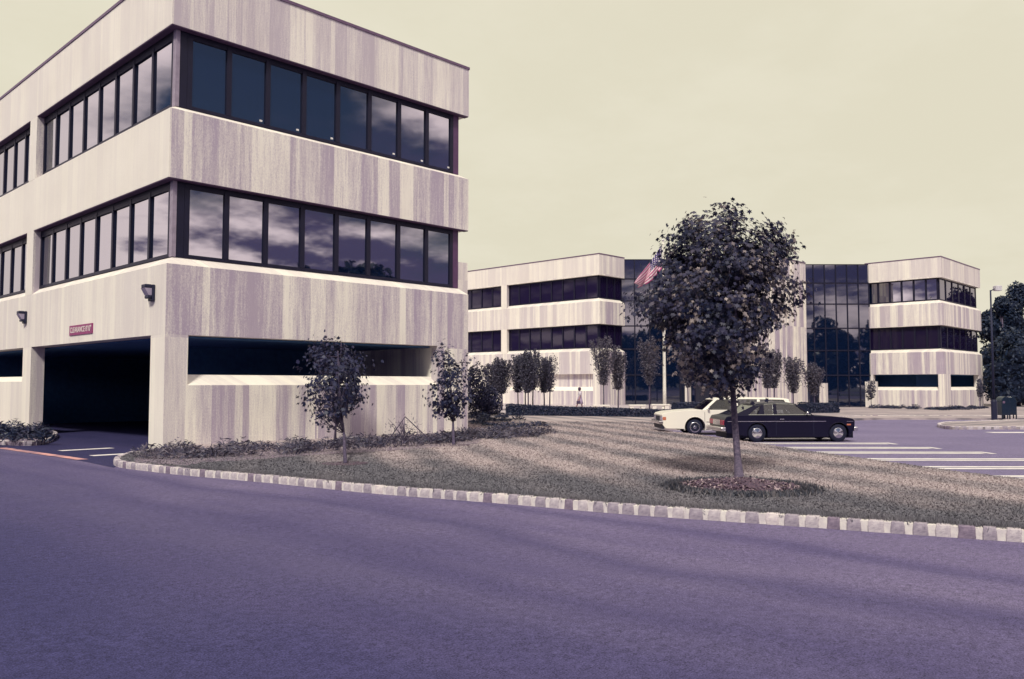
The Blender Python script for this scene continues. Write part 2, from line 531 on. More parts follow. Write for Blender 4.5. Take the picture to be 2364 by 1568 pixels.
MAPLE = np.array([(0, -.5, 0), (.16, -.22, .02), (.46, -.26, -.06), (.30, 0, .03), (.48, .22, -.08), (.18, .18, .04), (0, .56, -.08),
                  (-.18, .18, .04), (-.48, .22, -.08), (-.30, 0, .03), (-.46, -.26, -.06), (-.16, -.22, .02)])
OVAL = np.array([(0, -.5, 0), (.26, -.12, .05), (.20, .22, .04), (0, .55, -.05), (-.20, .22, .04), (-.26, -.12, .05)])
SPRAY = np.array([(-.05, -.5, 0), (.05, -.5, 0), (.12, .1, .03), (0, .6, -.04), (-.12, .1, .03)])


def in_poly(x, y, poly):
    poly = np.asarray(poly, float)
    x1, y1 = poly[:, 0], poly[:, 1]
    x2, y2 = np.roll(x1, -1), np.roll(y1, -1)
    x, y = np.atleast_1d(x)[:, None], np.atleast_1d(y)[:, None]
    c = ((y1 > y) != (y2 > y)) & (x < (x2 - x1) * (y - y1) / (y2 - y1 + 1e-12) + x1)
    return c.sum(1) % 2 == 1


def sheet(name, pts, mat, kind='structure', parent=None, depth=0.0):
    """flat polygon (3D points), optionally with a skirt going down"""
    tri = tessellate_polygon([[Vector([float(c) for c in p]) for p in pts]])
    b = MB()
    b.v = [tuple(float(c) for c in p) for p in pts]
    b.f = [tuple(t) for t in tri]
    b.w = [1.0] * len(tri)
    n = len(pts)
    if depth:
        b.v += [(p[0], p[1], p[2] - depth) for p in b.v[:n]]
        for k in range(n):
            b.f.append((k, (k + 1) % n, n + (k + 1) % n, n + k))
            b.w.append(1.0)
    o = b.build(name, mat, parent)
    me = o.data
    if me.polygons[0].normal.z < 0:
        me.flip_normals()
    return tag(o, kind=kind)


def strip(p, q, w, lift):
    """a thin painted line from p to q on the ground"""
    p, q = np.array(p), np.array(q)
    d = (q - p)[:2] / np.linalg.norm((q - p)[:2])
    n = np.array([-d[1], d[0]]) * w / 2
    r = []
    for a, s in ((p, 1), (q, 1), (q, -1), (p, -1)):
        x, y = a[0] + n[0] * s, a[1] + n[1] * s
        r.append((x, y, gz(x, y) + lift))
    return r


# ================================================================== GROUND
ext = 2500.0
b = MB()
b.poly([(s * ext, t * ext, gz(0, 0) - 0.9) for s, t in ((-1, -1), (1, -1), (1, 1), (-1, 1))])
tag(b.build('ground', M['grass']), kind='structure')


def gp(x, y, lift=0.0):
    return (x, y, gz(x, y) + lift)


# asphalt: the road in front, the car park behind the lawn
road = [gp(-90, -70), gp(60, -70)] + [gp(*ground(2900, 1230)[:2]), gp(*ground(2364, 1180)[:2]), gp(*ground(1200, 1120)[:2]), gp(*ground(420, 1045)[:2]), gp(10.0, 26), gp(10.0, 70), gp(-90, 70)]
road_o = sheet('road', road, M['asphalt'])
lot_px = [(2364, 1180), (1200, 1075), (1400, 985), (1500, 962), (1900, 940), (2364, 935), (3400, 935)]
lot = [gp(*ground(*p)[:2], 0.004) for p in lot_px] + [gp(110, 20, 0.004), gp(70, -20, 0.004), gp(30, -30, 0.004)]
lot_o = sheet('parking_lot', lot, M['lot'])
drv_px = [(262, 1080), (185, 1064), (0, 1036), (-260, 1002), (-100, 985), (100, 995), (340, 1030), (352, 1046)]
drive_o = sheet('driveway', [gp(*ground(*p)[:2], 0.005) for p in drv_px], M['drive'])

for k, (px0, px1, d, w) in enumerate([(1560, 2047, 26.76, .13), (1700, 2144, 24.7, .13), (1800, 2265, 22.76, .13), (1900, 2412, 20.5, .13),
                                      (2050, 2600, 18.3, .13), (2200, 2800, 16.26, .13), (1490, 1900, 29.7, .13), (1470, 1830, 32.9, .13), (1440, 1790, 36.0, .13)]):
    for off_ in (-.21, .21):                       # hairpin stall markings
        q = strip(gpos(px0, d + .1 + off_), gpos(px1, d + off_), .27, 0.009)
        sheet('parking_line', q, M['white_line'], None, lot_o)
    e_ = gpos(px1, d)
    sheet('parking_line', strip(e_ - FH * .37 + RT * .09, e_ + FH * .37 + RT * .09, .17, .0092), M['white_line'], None, lot_o)
a, c = ground(2283, 999), ground(2800, 999)
sheet('parking_line', strip(a, c, .7, .009), M['white_line'], None, lot_o)
for a, c in (((138, 1041.5), (259, 1035)), ((211, 1053), (345, 1045.5))):
    sheet('painted_line', strip(ground(*a), ground(*c), .34, 0.010), M['white_line'], None, drive_o)
sheet('painted_line', strip(ground(4, 1035), ground(192, 1062), .26, 0.011), M['red_line'], None, drive_o)

# lawn (raised behind the kerb)
KH = 0.14
KERB_PX = [(372, 1046), (345, 1048.5), (310, 1053.5), (280, 1061), (264, 1069), (266, 1076.5), (290, 1082), (330, 1087), (417, 1097),
           (612, 1114.6), (719.6, 1125.4), (885.7, 1141.8), (1145, 1162), (1440, 1187.6), (1714, 1207), (1987, 1226.6), (2364, 1253), (2620, 1270)]


def smooth_path(pts, step):
    """Catmull-Rom through 2D points, resampled at equal steps"""
    P = np.array([(p[0], p[1]) for p in pts])
    out = []
    for i in range(len(P) - 1):
        p0, p1, p2, p3 = P[max(i - 1, 0)], P[i], P[i + 1], P[min(i + 2, len(P) - 1)]
        for t in np.linspace(0, 1, 24, endpoint=False):
            out.append(0.5 * ((2 * p1) + (-p0 + p2) * t + (2 * p0 - 5 * p1 + 4 * p2 - p3) * t * t + (-p0 + 3 * p1 - 3 * p2 + p3) * t ** 3))
    out = np.array(out + [P[-1]])
    L = np.concatenate([[0], np.cumsum(np.linalg.norm(np.diff(out, axis=0), axis=1))])
    n = max(2, int(round(L[-1] / step)) + 1)
    s = np.linspace(0, L[-1], n)
    return np.stack([np.interp(s, L, out[:, 0]), np.interp(s, L, out[:, 1])], 1)


def kerb(path, name, stone_len, joint, inward=1, hgt=KH, wid=0.13, limit=300, lead=0):
    """a mortar bed with granite blocks along a 2D path; the lawn lies on the left of the path times inward"""
    root = tag(empty(name, gp(path[0][0], path[0][1])), kind='structure')
    ox, oy, oz = root.location
    T = np.gradient(path, axis=0)
    T /= np.linalg.norm(T, axis=1, keepdims=True)
    Nn = np.stack([-T[:, 1], T[:, 0]], 1) * inward
    rings = []
    for p, n in zip(path, Nn):
        z = gz(p[0], p[1])
        a, c = p + n * 0.012, p + n * wid
        rings.append([(a[0], a[1], z - 0.05), (a[0], a[1], z + hgt - .012), (c[0], c[1], z + hgt - .008), (c[0], c[1], z - 0.05)])
    b = MB()
    b.loft(rings)
    b.build('mortar', M['mortar'], root, root.location)
    # one block mesh per stone type, shared
    blocks = []
    for k in range(6):
        bb = MB()
        L, D = stone_len / 2, wid - 0.004
        j = lambda: rnd.uniform(-.012, .012)
        bot = [(-L + j(), 0 + j() * .5, -.04), (L + j(), 0 + j() * .5, -.04), (L, D, -.04), (-L, D, -.04)]
        top = [(-L + j(), 0.004 + j() * .5, hgt + j() * .5), (L + j(), 0.004 + j() * .5, hgt + j() * .5), (L, D, hgt), (-L, D, hgt)]
        mid = [(-L + j(), -.008 + j() * .5, hgt * .5), (L + j(), -.008 + j() * .5, hgt * .5), (L, D, hgt * .5), (-L, D, hgt * .5)]
        bb.loft([bot, mid, top])
        o = bb.build('kerb_stone', STONES[(0, 1, 0, 3, 2, 0)[k]], None, bevel=0)
        me = o.data
        bpy.data.objects.remove(o)
        bm = bmesh.new(); bm.from_mesh(me)
        bmesh.ops.bevel(bm, geom=list(bm.edges), offset=.010, segments=1, affect='EDGES')
        bm.to_mesh(me); bm.free()
        blocks.append(me)
    L = np.concatenate([[0], np.cumsum(np.linalg.norm(np.diff(path, axis=0), axis=1))])
    s, cnt = stone_len * .6 + lead, 0
    while s < L[-1] - stone_len * .5 and cnt < limit:
        x, y = np.interp(s, L, path[:, 0]), np.interp(s, L, path[:, 1])
        tx, ty = np.interp(s, L, T[:, 0]), np.interp(s, L, T[:, 1])
        o = link('kerb_stone', blocks[rnd.choice((0, 0, 1, 1, 1, 2, 3, 4, 5))], root)
        o.location = (x - ox, y - oy, gz(x, y) - oz + rnd.uniform(-.004, .004))
        o.rotation_euler = (0, 0, math.atan2(ty, tx) + rnd.uniform(-.02, .02) + (0 if inward > 0 else math.pi))
        o.scale = (rnd.uniform(.84, 1.1), 1, 1)
        s += stone_len + joint + rnd.uniform(-.012, .012)
        cnt += 1
    return root


kp = smooth_path([ground(*p) for p in KERB_PX], 0.12)
kerb(kp, 'kerb', 0.165, 0.07, 1)

back_px = [(2700, 1165), (2364, 1106), (2200, 1087), (2050, 1066), (1870, 1042), (1700, 1016), (1590, 1001), (1500, 990), (1600, 985), (1750, 981), (1880, 973), (1968, 966.5), (2025, 964.5), (2364, 965), (3400, 966)]
lawn_pts = [gp(p[0], p[1], KH - .015) for p in kp[::3]]
T = np.gradient(kp, axis=0); T /= np.linalg.norm(T, axis=1, keepdims=True)
kin = kp + np.stack([-T[:, 1], T[:, 0]], 1) * 0.12
back = [ground(*p, off=KH - .015) for p in back_px]
lawn_pts = [gp(p[0], p[1], KH - .015) for p in kin[::3]] + [gp(*q[:2], KH - .015) for q in back] + [gp(150, 60, KH - .015), gp(150, 150, KH - .015), gp(21.9, 150, KH - .015), gp(21.9, 24.0, KH - .015), gp(10.75, 24.0, KH - .015)]
lawn_o = sheet('lawn', lawn_pts, M['grass'], 'structure', None, 0.3)
far_path = np.array([ground(*p)[:2] for p in ((1880, 972), (1968, 966), (2025, 964.4), (2364, 965), (2800, 966))])
kerb(smooth_path(far_path, .5), 'kerb', 0.32, 0.14, 1, .15, .14, 60)

# traffic island with the mailboxes
isl_px = [(2700, 993), (2364, 992), (2245, 992), (2195, 992), (2172, 989), (2164, 985.5), (2172, 982), (2200, 979.5), (2364, 975), (2700, 972)]
isl = smooth_path([ground(*p) for p in isl_px], .4)
kerb(isl, 'kerb', 0.27, 0.10, -1, .15, .14, 120)
sheet('traffic_island', [gp(p[0], p[1], .12) for p in isl], M['grass'], 'structure', None, .2)

# planting bed left of the garage mouth
bed_px = [(-330, 1012), (-150, 1022), (0, 1027.6), (39, 1030), (75, 1029.5), (98, 1027), (119, 1021), (131, 1013), (130, 1005), (108, 1000)]
bed = smooth_path([ground(*p) for p in bed_px], .2)
kerb(bed, 'kerb', 0.24, 0.12, 1, .15, .13, 120)
sheet('planting_bed', [gp(p[0], p[1], .12) for p in bed] + [gp(10.5, 36.2, .12), gp(10.5, 50, .12)], M['soil'], 'structure', None, .2)

# bare soil along the near building and at the tip of the lawn
soil_px = [(268, 1069), (310, 1056), (372, 1040), (640, 1022), (1083, 996), (1130, 1000), (1100, 1024), (900, 1040), (700, 1051), (560, 1062), (470, 1066), (430, 1074), (390, 1071), (300, 1068)]
nose = int(np.argmin(kp[:, 0]))
kfy, kfx = kp[nose:][::-1, 1], kp[nose:][::-1, 0]
soil_p = [ground(*p, off=KH)[:2] for p in soil_px]
soil_p = [(max(q[0], float(np.interp(q[1], kfy, kfx)) + .16), q[1]) for q in soil_p]
sheet('planting_bed', [gp(*q, KH - .008) for q in soil_p], M['soil'])
# raised plaza behind the hedge
pl = [gpos(1060, 60), gpos(1166, 55.5), gpos(1540, 52), gpos(1720, 56), gpos(1830, 70), gpos(1830, 84), gpos(1400, 90), gpos(900, 90)]
sheet('plaza', [(p[0], p[1], -0.14) for p in pl], M['pave'], 'structure', None, .6)


# ================================================================== WINDOWS
def ribbon(parent, o, face, c, u0, u1, z0, z1, n, glass, wid=.11, stick=False, name='window', rail=.10, tilt=.0028, head=None):
    """a ribbon of n panes. face 'S': wall along X at y=c looking -Y; face 'W': wall along Y at x=c looking -X;
    face 'D': diagonal, c=(p, q) the two plan points"""
    if face == 'S':
        A, B = np.array([u0, c]), np.array([u1, c])
    elif face == 'W':
        A, B = np.array([c, u1]), np.array([c, u0])
    else:
        A, B = np.array(c[0]), np.array(c[1])
    L = np.linalg.norm(B - A)
    ang = math.atan2(B[1] - A[1], B[0] - A[0])
    b = MB()
    b.box(0, L, -.05, .07, 0, rail)
    b.box(0, L, -.05, .07, z1 - z0 - rail, z1 - z0)
    b.box(0, wid, -.047, .067, rail, z1 - z0 - rail)
    b.box(L - wid, L, -.047, .067, rail, z1 - z0 - rail)
    if head:
        b.box(wid, L - wid, -.045, .065, z1 - z0 - rail - head, z1 - z0 - rail - .0005)  # deep dark head also stands in for the mirrored underside of the band
    w = b.build(name, M['frame'], parent)
    w.location = (A[0] - o[0], A[1] - o[1], z0 - o[2])
    w.rotation_euler = (0, 0, ang)
    pw = L / n
    pm, mm = MB(), MB()
    pm.box(-pw / 2, pw / 2, 0, .02, rail * .5, z1 - z0 - rail * .5)
    me_p = me_m = None
    for k in range(n):
        if me_p is None:
            ob = pm.build('pane', glass, w); me_p = ob.data
        else:
            ob = link('pane', me_p, w)
        ob.location = (pw * (k + .5), 0, 0)
        ob.rotation_euler = (rnd.uniform(-tilt, tilt), 0, rnd.uniform(-tilt, tilt))
        if k:
            if me_m is None:
                mm.box(-wid / 2, wid / 2, -.06, .06, rail, z1 - z0 - rail)
                mo = mm.build('mullion', M['frame'], w); me_m = mo.data
            else:
                mo = link('mullion', me_m, w)
            mo.location = (pw * k, 0, 0)
        if stick and k not in (0, 4):
            sb = MB(); sb.box(0, .09, -.012, 0, 0, .06)
            so = sb.build('sticker', M['sticker'], w)
            so.location = (pw * (k + 1) - .26, -.003, .17)
    return w


def band(b, x0, x1, y0, y1, z0, z1, rise=.0, inset=.3, wW=.3, wS=1.0):
    """solid floor band; the top edge slopes back like a sill"""
    def rect(i, z):
        return [(x0 + i, y0 + i, z), (x1 - i, y0 + i, z), (x1 - i, y1 - i, z), (x0 + i, y1 - i, z)]
    rings = [rect(0, z0), rect(0, z1 - rise)]
    b.loft(rings, cap=False, wears=[wS, wS, wS, wW])  # higher strength on the -Y side paints in its duller light
    if rise:
        b.loft([rect(0, z1 - rise), rect(inset, z1)], cap=False, wears=[.4] * 4)
    b.poly(list(reversed(rect(0, z0))), .5)
    b.poly(rect(inset if rise else 0, z1), .5)


# ================================================================== NEAR BUILDING
X0, Y0, X1, Y1 = 10.22, 23.64, 22.03, 62.0
base = (X0, Y0, -.13)
nb = empty('office_building', base, 0, 'three-storey ribbed concrete office building with garage entrance, closest to the road', 'building')
Z = dict(op=3.18, s2=5.47, h2=7.73, s1=9.93, h1=12.25, top=14.12)
RI = .30
b = MB(); band(b, X0, X1, Y0, Y1, Z['h1'], Z['top'], 0, .3, .22, .75); b.build('parapet', M['concrete'], nb, base)
b = MB(); band(b, X0, X1, Y0, Y1, Z['h2'], Z['s1'], .17, RI, .12, .95); b.build('floor_band', M['concrete'], nb, base)
b = MB(); band(b, X0, X1, Y0, Y1, Z['op'], Z['s2'], .25, RI, .32, 1.0); b.build('floor_band', M['concrete'], nb, base)
b = MB()
for q in ((X0 - .03, X1 + .03, Y0 - .03, Y0 + .25), (X0 - .03, X0 + .25, Y0 + .25, Y1)):
    b.box(q[0], q[1], q[2], q[3], Z['top'] + .002, Z['top'] + .10)
b.build('coping', M['coping'], nb, base)
# ground floor walls
b = MB()
b.box(X0, 10.90, Y0, 24.62, -.5, Z['op'] - .002, [.5, .5, .8, .5, .5, .22])          # corner pier
b.box(20.47, X1, Y0, Y0 + 6.5, -.5, Z['op'] - .002, [.5, .5, 1, 1, 1, .8])           # end pier with the inner wall
zc, zi = 1.72, 2.03
b.loft([[(10.902, Y0, -.5), (10.902, Y0, zc), (10.902, Y0 + .42, zi), (10.902, Y0 + .42, -.5)], [(20.468, Y0, -.5), (20.468, Y0, zc), (20.468, Y0 + .42, zi), (20.468, Y0 + .42, -.5)]], wears=[1, .3, .5, .5])
b.box(X0, X0 + .48, 35.62, 36.62, -.5, Z['op'] - .002, [.5, .5, .8, .5, .5, .2])      # garage pier
b.loft([[(X0, 36.622, -.5), (X0, 36.622, 1.85), (X0 + .3, 36.622, 2.05), (X0 + .3, 36.622, -.5)], [(X0, Y1, -.5), (X0, Y1, 1.85), (X0 + .3, Y1, 2.05), (X0 + .3, Y1, -.5)]], wears=[.3, .05, .5, .5])
b.build('ground_floor_wall', M['concrete'], nb, base)
# garage inside
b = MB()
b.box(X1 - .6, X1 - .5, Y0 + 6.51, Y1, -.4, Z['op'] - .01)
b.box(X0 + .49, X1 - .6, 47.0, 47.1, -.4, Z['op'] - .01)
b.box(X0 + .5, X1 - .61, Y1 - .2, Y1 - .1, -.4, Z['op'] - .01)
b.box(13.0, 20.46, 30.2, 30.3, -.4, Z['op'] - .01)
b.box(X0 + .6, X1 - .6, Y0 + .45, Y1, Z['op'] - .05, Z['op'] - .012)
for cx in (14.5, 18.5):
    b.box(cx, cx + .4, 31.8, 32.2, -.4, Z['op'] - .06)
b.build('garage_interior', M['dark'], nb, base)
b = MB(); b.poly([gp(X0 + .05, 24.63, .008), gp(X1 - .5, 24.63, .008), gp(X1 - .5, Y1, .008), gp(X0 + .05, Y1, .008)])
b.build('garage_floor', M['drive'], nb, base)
# piers between the bays, flush with the bands
for yy in (35.75, 48.3):
    for za, zb in ((Z['s2'] - .24, Z['h2'] - .002), (Z['s1'] - .16, Z['h1'] - .002)):
        b = MB(); b.box(X0 + .001, X0 + .9, yy, yy + .82, za, zb, [.3, .3, .9, .3, .3, .12])
        b.build('bay_pier', M['concrete'], nb, base)
# windows
for (za, zb, st) in ((Z['s2'], Z['h2'], False), (Z['s1'], Z['h1'], True)):
    ribbon(nb, base, 'S', Y0 + RI, X0 + RI + .30, X1 - RI - .28, za, zb - .002, 8, M['glass'], wid=.16, stick=st, head=.09)
    ribbon(nb, base, 'W', X0 + RI, Y0 + RI + .14, 35.748, za, zb - .002, 8, M['glass'], wid=.13, head=.16)
    ribbon(nb, base, 'W', X0 + RI, 36.572, 48.298, za, zb - .002, 8, M['glass'], wid=.13, head=.16)
    ribbon(nb, base, 'W', X0 + RI, 49.122, Y1 - RI, za, zb - .002, 9, M['glass'], wid=.13)
    b = MB()
    b.box(X0 + RI - .06, X0 + RI + .06, Y0 + RI - .06, Y0 + RI + .135, za - .002, zb - .003)
    b.build('corner_post', M['post3'], nb, base)
    b = MB(); b.box(X0 + RI + .061, X0 + RI + .295, Y0 + RI - .045, Y0 + RI + .1, za - .002, zb - .003)
    b.build('corner_frame', M['frame'], nb, base)
    b = MB()
    b.box(X1 - RI - .275, X1 - RI, Y0 + RI - .04, Y0 + RI + .3, za - .002, zb - .003)
    b.build('corner_post', M['post2'], nb, base)
    b = MB(); b.box(X1 - RI - .1, X1 - RI - .05, Y0 + RI + .302, Y1 - RI, za - .002, zb - .003)
    b.build('end_window', M['glass'], nb, base)
# soffits above the windows, shade painted in as a dark purple tone
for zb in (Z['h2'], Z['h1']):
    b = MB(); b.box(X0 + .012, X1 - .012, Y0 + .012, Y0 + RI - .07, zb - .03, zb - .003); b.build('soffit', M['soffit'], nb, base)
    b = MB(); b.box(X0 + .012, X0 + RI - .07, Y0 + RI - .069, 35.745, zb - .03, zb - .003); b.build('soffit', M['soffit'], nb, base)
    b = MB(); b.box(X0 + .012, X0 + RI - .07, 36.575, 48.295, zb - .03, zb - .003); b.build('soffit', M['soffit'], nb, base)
# stair wing behind
p = atd(1079.5, 600, 47.0)
b = MB(); b.box(X1 + .01, p[0], p[1], p[1] + 6, -.6, 8.6, [.5, .5, .6, .5, .5, .4]); b.build('stair_wing', M['concrete'], nb, base)

# clearance sign
y_a, y_b = on_x(162, 765, X0)[1], on_x(215, 760, X0)[1]
sl, sz0, sz1 = y_a - y_b, 3.44, 3.78
sg = empty('clearance_sign', (X0, (y_a + y_b) / 2, (sz0 + sz1) / 2), -math.pi / 2, 'magenta bordered clearance sign above the garage entrance', 'sign')
b = MB(); b.box(-sl / 2, sl / 2, -.03, 0.0, -.17, .17); b.build('sign_panel', M['sign_red'], sg)
b = MB()
b.box(-sl / 2 + .07, sl / 2 - .07, -.034, -.0305, -.125, .125)


def text_mesh(name, txt, size, mat, parent, loc, width=None, bold=.0):
    cu = bpy.data.curves.new(name, 'FONT')
    cu.body, cu.size, cu.align_x, cu.align_y, cu.extrude, cu.offset = txt, size, 'CENTER', 'CENTER', .003, bold
    tmp = bpy.data.objects.new(name, cu)
    COL.objects.link(tmp)
    dg = bpy.context.evaluated_depsgraph_get()
    me = bpy.data.meshes.new_from_object(tmp.evaluated_get(dg))
    bpy.data.objects.remove(tmp)
    o = link(name, me, parent)
    me.materials.clear(); me.materials.append(mat)
    xs = [v.co.x for v in me.vertices]
    if width:
        k = width / (max(xs) - min(xs))
        for v in me.vertices:
            v.co.x *= k
    o.rotation_euler = (math.pi / 2, 0, 0)
    o.location = loc
    return o


text_mesh('lettering', 'CLEARANCE 8\'10"', .27, M['sign_white'], sg, (0, -.034, 0), sl - .20, .0015)


# wall lights
def wall_light():
    r = empty('wall_light', (0, 0, 0))
    b = MB()
    # profile (out from the wall, up), extruded along the wall
    b.box(-.10, 0, -.15, .15, -.24, .24)
    b.box(-.30, -.101, -.15, .15, .13, .24)
    b.box(-.20, -.101, -.15, .15, -.17, -.08)
    b.build('housing', M['housing'], r, bevel=.025)
    b = MB()
    pr = [(-.31, .129), (-.101, .129), (-.101, -.079), (-.19, -.079)]
    b.prism([(x, -.14, z) for x, z in pr], (0, .28, 0))
    b.build('lens', M['lens'], r)
    return r


wl1 = wall_light()
p = on_x(357, 682, X0); wl1.location = (X0, p[1] + .1, 4.42)
tag(wl1, 'dark wedge wall light beside the building corner, right of the garage entrance', 'wall light', 'wall lights over the garage')
wl2 = copy_tree(wl1)
p = on_x(60, 738, X0); wl2.location = (X0, p[1], 4.36)
tag(wl2, 'dark wedge wall light over the pier on the far side of the garage entrance', 'wall light')

# ================================================================== FAR BUILDING
DZ = -.42
R = {k: v + DZ for k, v in Z.items()}
R['op'] = 2.66; R['s2'] = 5.02; R['h2'] = 7.15; R['s1'] = 9.5; R['h1'] = 11.55; R['top'] = 13.42
pc = atd(2180, HOR, 76.0); xr, yr = pc[0], pc[1]
pl_ = atd(1385, HOR, 74.3); xl, yl = pl_[0], pl_[1]
fbase = (xl, yl, -.55)
fb = empty('office_building', fbase, 0, 'distant three-storey concrete and dark glass office building behind the small trees', 'building')
yr1 = on_x(1998, 700, xr)[1]
xr1 = on_y(2264, 700, yr)[0]
xl1 = on_y(1442, 700, yl)[0]
yl1 = yl + 60


def far_block(x0, x1, y0, y1, wW, wS):
    b = MB(); band(b, x0, x1, y0, y1, R['h1'], R['top'], 0, .3, wW * .5, wS * .6); b.build('parapet', M['concrete'], fb, fbase)
    b = MB(); b.box(x0 - .03, x1 + .03, y0 - .03, y0 + .25, R['top'] + .002, R['top'] + .09); b.box(x0 - .03, x0 + .25, y0 + .251, y1, R['top'] + .002, R['top'] + .09)
    b.build('coping', M['coping'], fb, fbase)
    b = MB(); band(b, x0, x1, y0, y1, R['h2'], R['s1'], .3, .35, wW * .8, wS); b.build('floor_band', M['concrete'], fb, fbase)
    b = MB(); band(b, x0, x1, y0, y1, R['op'], R['s2'], .3, .35, wW, wS); b.build('floor_band', M['concrete'], fb, fbase)


far_block(xl, xl1, yl, yl1, .7, 1.0)
far_block(xr, xr1, yr, yr1, 1.0, .9)
# piers and windows, left block
ya, yb = on_x(1170, 700, xl)[1], on_x(1157, 700, xl)[1]
for za, zb in ((R['s2'], R['h2']), (R['s1'], R['h1'])):
    b = MB(); b.box(xl + .001, xl + .8, ya, yb, za - .29, zb - .002, [.3, .3, .8, .3, .3, .15]); b.build('bay_pier', M['concrete'], fb, fbase)
    ribbon(fb, fbase, 'W', xl + .35, yl + .37, ya - .002, za, zb - .002, 8, M['glass3'], wid=.14, tilt=.004)
    ribbon(fb, fbase, 'W', xl + .35, yb + .002, yb + 12.5, za, zb - .002, 8, M['glass3'], wid=.14, tilt=.004)
    ribbon(fb, fbase, 'S', yl + .35, xl + .37, xl1 - .02, za, zb - .002, 3, M['glass3'], wid=.14, tilt=.004)
    ribbon(fb, fbase, 'W', xr + .35, yr + .37, yr1 - .02, za, zb - .002, 6, M['glass' if za > 8 else 'glass3'], wid=.16, tilt=.004)
    ribbon(fb, fbase, 'S', yr + .35, xr + .37, xr1 - .37, za, zb - .002, 6, M['glass3'], wid=.16, tilt=.004)
# ground floor walls
b = MB()
y1a, y1b = on_x(1369, 880, xl)[1], on_x(1176, 880, xl)[1]
b.box(xl, xl + .8, yl, y1a, -.8, R['op'] - .002, [.5, .5, .9, .5, .5, .4])
b.box(xl, xl + .8, y1b, yl1, -.8, R['op'] - .002, [.5, .5, .9, .5, .5, .5])
b.box(xl + .802, xl1, yl, yl + 1.2, -.8, R['op'] - .002, [.5, .5, 1, .5, .5, .5])
b.loft([[(xl, y1a + .002, -.8), (xl, y1a + .002, 1.15), (xl + .4, y1a + .002, 1.5), (xl + .4, y1a + .002, -.8)], [(xl, y1b - .002, -.8), (xl, y1b - .002, 1.15), (xl + .4, y1b - .002, 1.5), (xl + .4, y1b - .002, -.8)]], wears=[.9, .05, .5, .5])
b.box(xl + .401, xl + .8, y1a + .002, y1b - .002, -.8, R['op'] - .003, [1, 1, 1, 1, 1, 1])
b.build('ground_floor_wall', M['concrete'], fb, fbase)
b = MB()
# right block
def opening_wall(b, x0, y0a, y0b, zc, zi, face):
    if face == 'W':
        b.loft([[(x0, y0a, -.9), (x0, y0a, zc), (x0 + .4, y0a, zi), (x0 + .4, y0a, -.9)], [(x0, y0b, -.9), (x0, y0b, zc), (x0 + .4, y0b, zi), (x0 + .4, y0b, -.9)]], wears=[1, .3, .5, .5])
    else:
        b.loft([[(y0a, x0, -.9), (y0a, x0, zc), (y0a, x0 + .4, zi), (y0a, x0 + .4, -.9)], [(y0b, x0, -.9), (y0b, x0, zc), (y0b, x0 + .4, zi), (y0b, x0 + .4, -.9)]], wears=[1, .3, .5, .5])
yo0, yo1 = on_x(2166, 880, xr)[1], on_x(2016, 880, xr)[1]
xo0, xo1 = on_y(2195, 880, yr)[0], on_y(2261, 880, yr)[0]
b.box(xr, xo0, yr, yo0, -.9, R['op'] - .002, [.5, .5, .8, .5, .5, .5])
b.box(xr, xr + .5, yo1, yr1, -.9, R['op'] - .002, [.5, .5, .8, .5, .5, .7])
b.box(xo1, xr1, yr, yr + .5, -.9, R['op'] - .002, [.5, .5, .9, .5, .5, .5])
opening_wall(b, xr, yo0 + .002, yo1 - .002, 1.18, 1.48, 'W')
opening_wall(b, yr, xo0 + .002, xo1 - .002, 1.18, 1.48, 'S')
b.build('ground_floor_wall', M['concrete'], fb, fbase)
b = MB()
b.box(xr - .35, xr - .002, yr1 - 1.0, yr1 + .3, -.9, 2.0, [.5, .5, .5, .5, .5, .5])
b.build('planter_wall', M['concrete'], fb, fbase)
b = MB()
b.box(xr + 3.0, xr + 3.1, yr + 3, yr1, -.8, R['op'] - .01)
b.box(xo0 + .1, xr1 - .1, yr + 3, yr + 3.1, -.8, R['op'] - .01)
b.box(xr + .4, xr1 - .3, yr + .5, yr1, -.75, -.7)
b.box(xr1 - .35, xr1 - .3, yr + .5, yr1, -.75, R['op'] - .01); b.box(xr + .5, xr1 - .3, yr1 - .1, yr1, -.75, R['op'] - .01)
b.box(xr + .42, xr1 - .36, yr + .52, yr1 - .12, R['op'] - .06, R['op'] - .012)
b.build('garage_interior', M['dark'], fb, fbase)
# glass walls on the diagonal and the ribbed slab tower between them
rows = [(-.55, 2.6), (2.6, 5.0), (5.0, 7.15), (7.15, 9.5), (9.5, 11.55), (11.55, 13.4)]
gl = [atd(1432, HOR, 77.4)[:2], atd(1812, HOR, 77.4)[:2]]
gr = [atd(1856, HOR, 80.6)[:2], atd(2012, HOR, 80.6)[:2]]
for k, (za, zb) in enumerate(rows):
    ribbon(fb, fbase, 'D', gl, 0, 0, za, zb - .004, 11, M['glass2'], wid=.10, rail=.06, name='glass_wall', tilt=.002)
    ribbon(fb, fbase, 'D', gr, 0, 0, za, zb - .004, 6, M['glass2'], wid=.10, rail=.06, name='glass_wall', tilt=.002)
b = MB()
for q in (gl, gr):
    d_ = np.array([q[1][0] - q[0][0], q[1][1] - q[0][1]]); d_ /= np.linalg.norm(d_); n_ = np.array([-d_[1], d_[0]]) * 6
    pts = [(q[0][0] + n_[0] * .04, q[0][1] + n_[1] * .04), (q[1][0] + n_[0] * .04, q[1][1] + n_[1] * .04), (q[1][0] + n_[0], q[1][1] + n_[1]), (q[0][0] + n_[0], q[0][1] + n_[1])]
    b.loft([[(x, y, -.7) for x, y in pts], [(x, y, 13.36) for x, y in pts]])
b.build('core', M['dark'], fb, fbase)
tw = atd(1864, HOR, 80.2)
yt = tw[1]
xt0 = on_y(1699, 800, yt)[0]
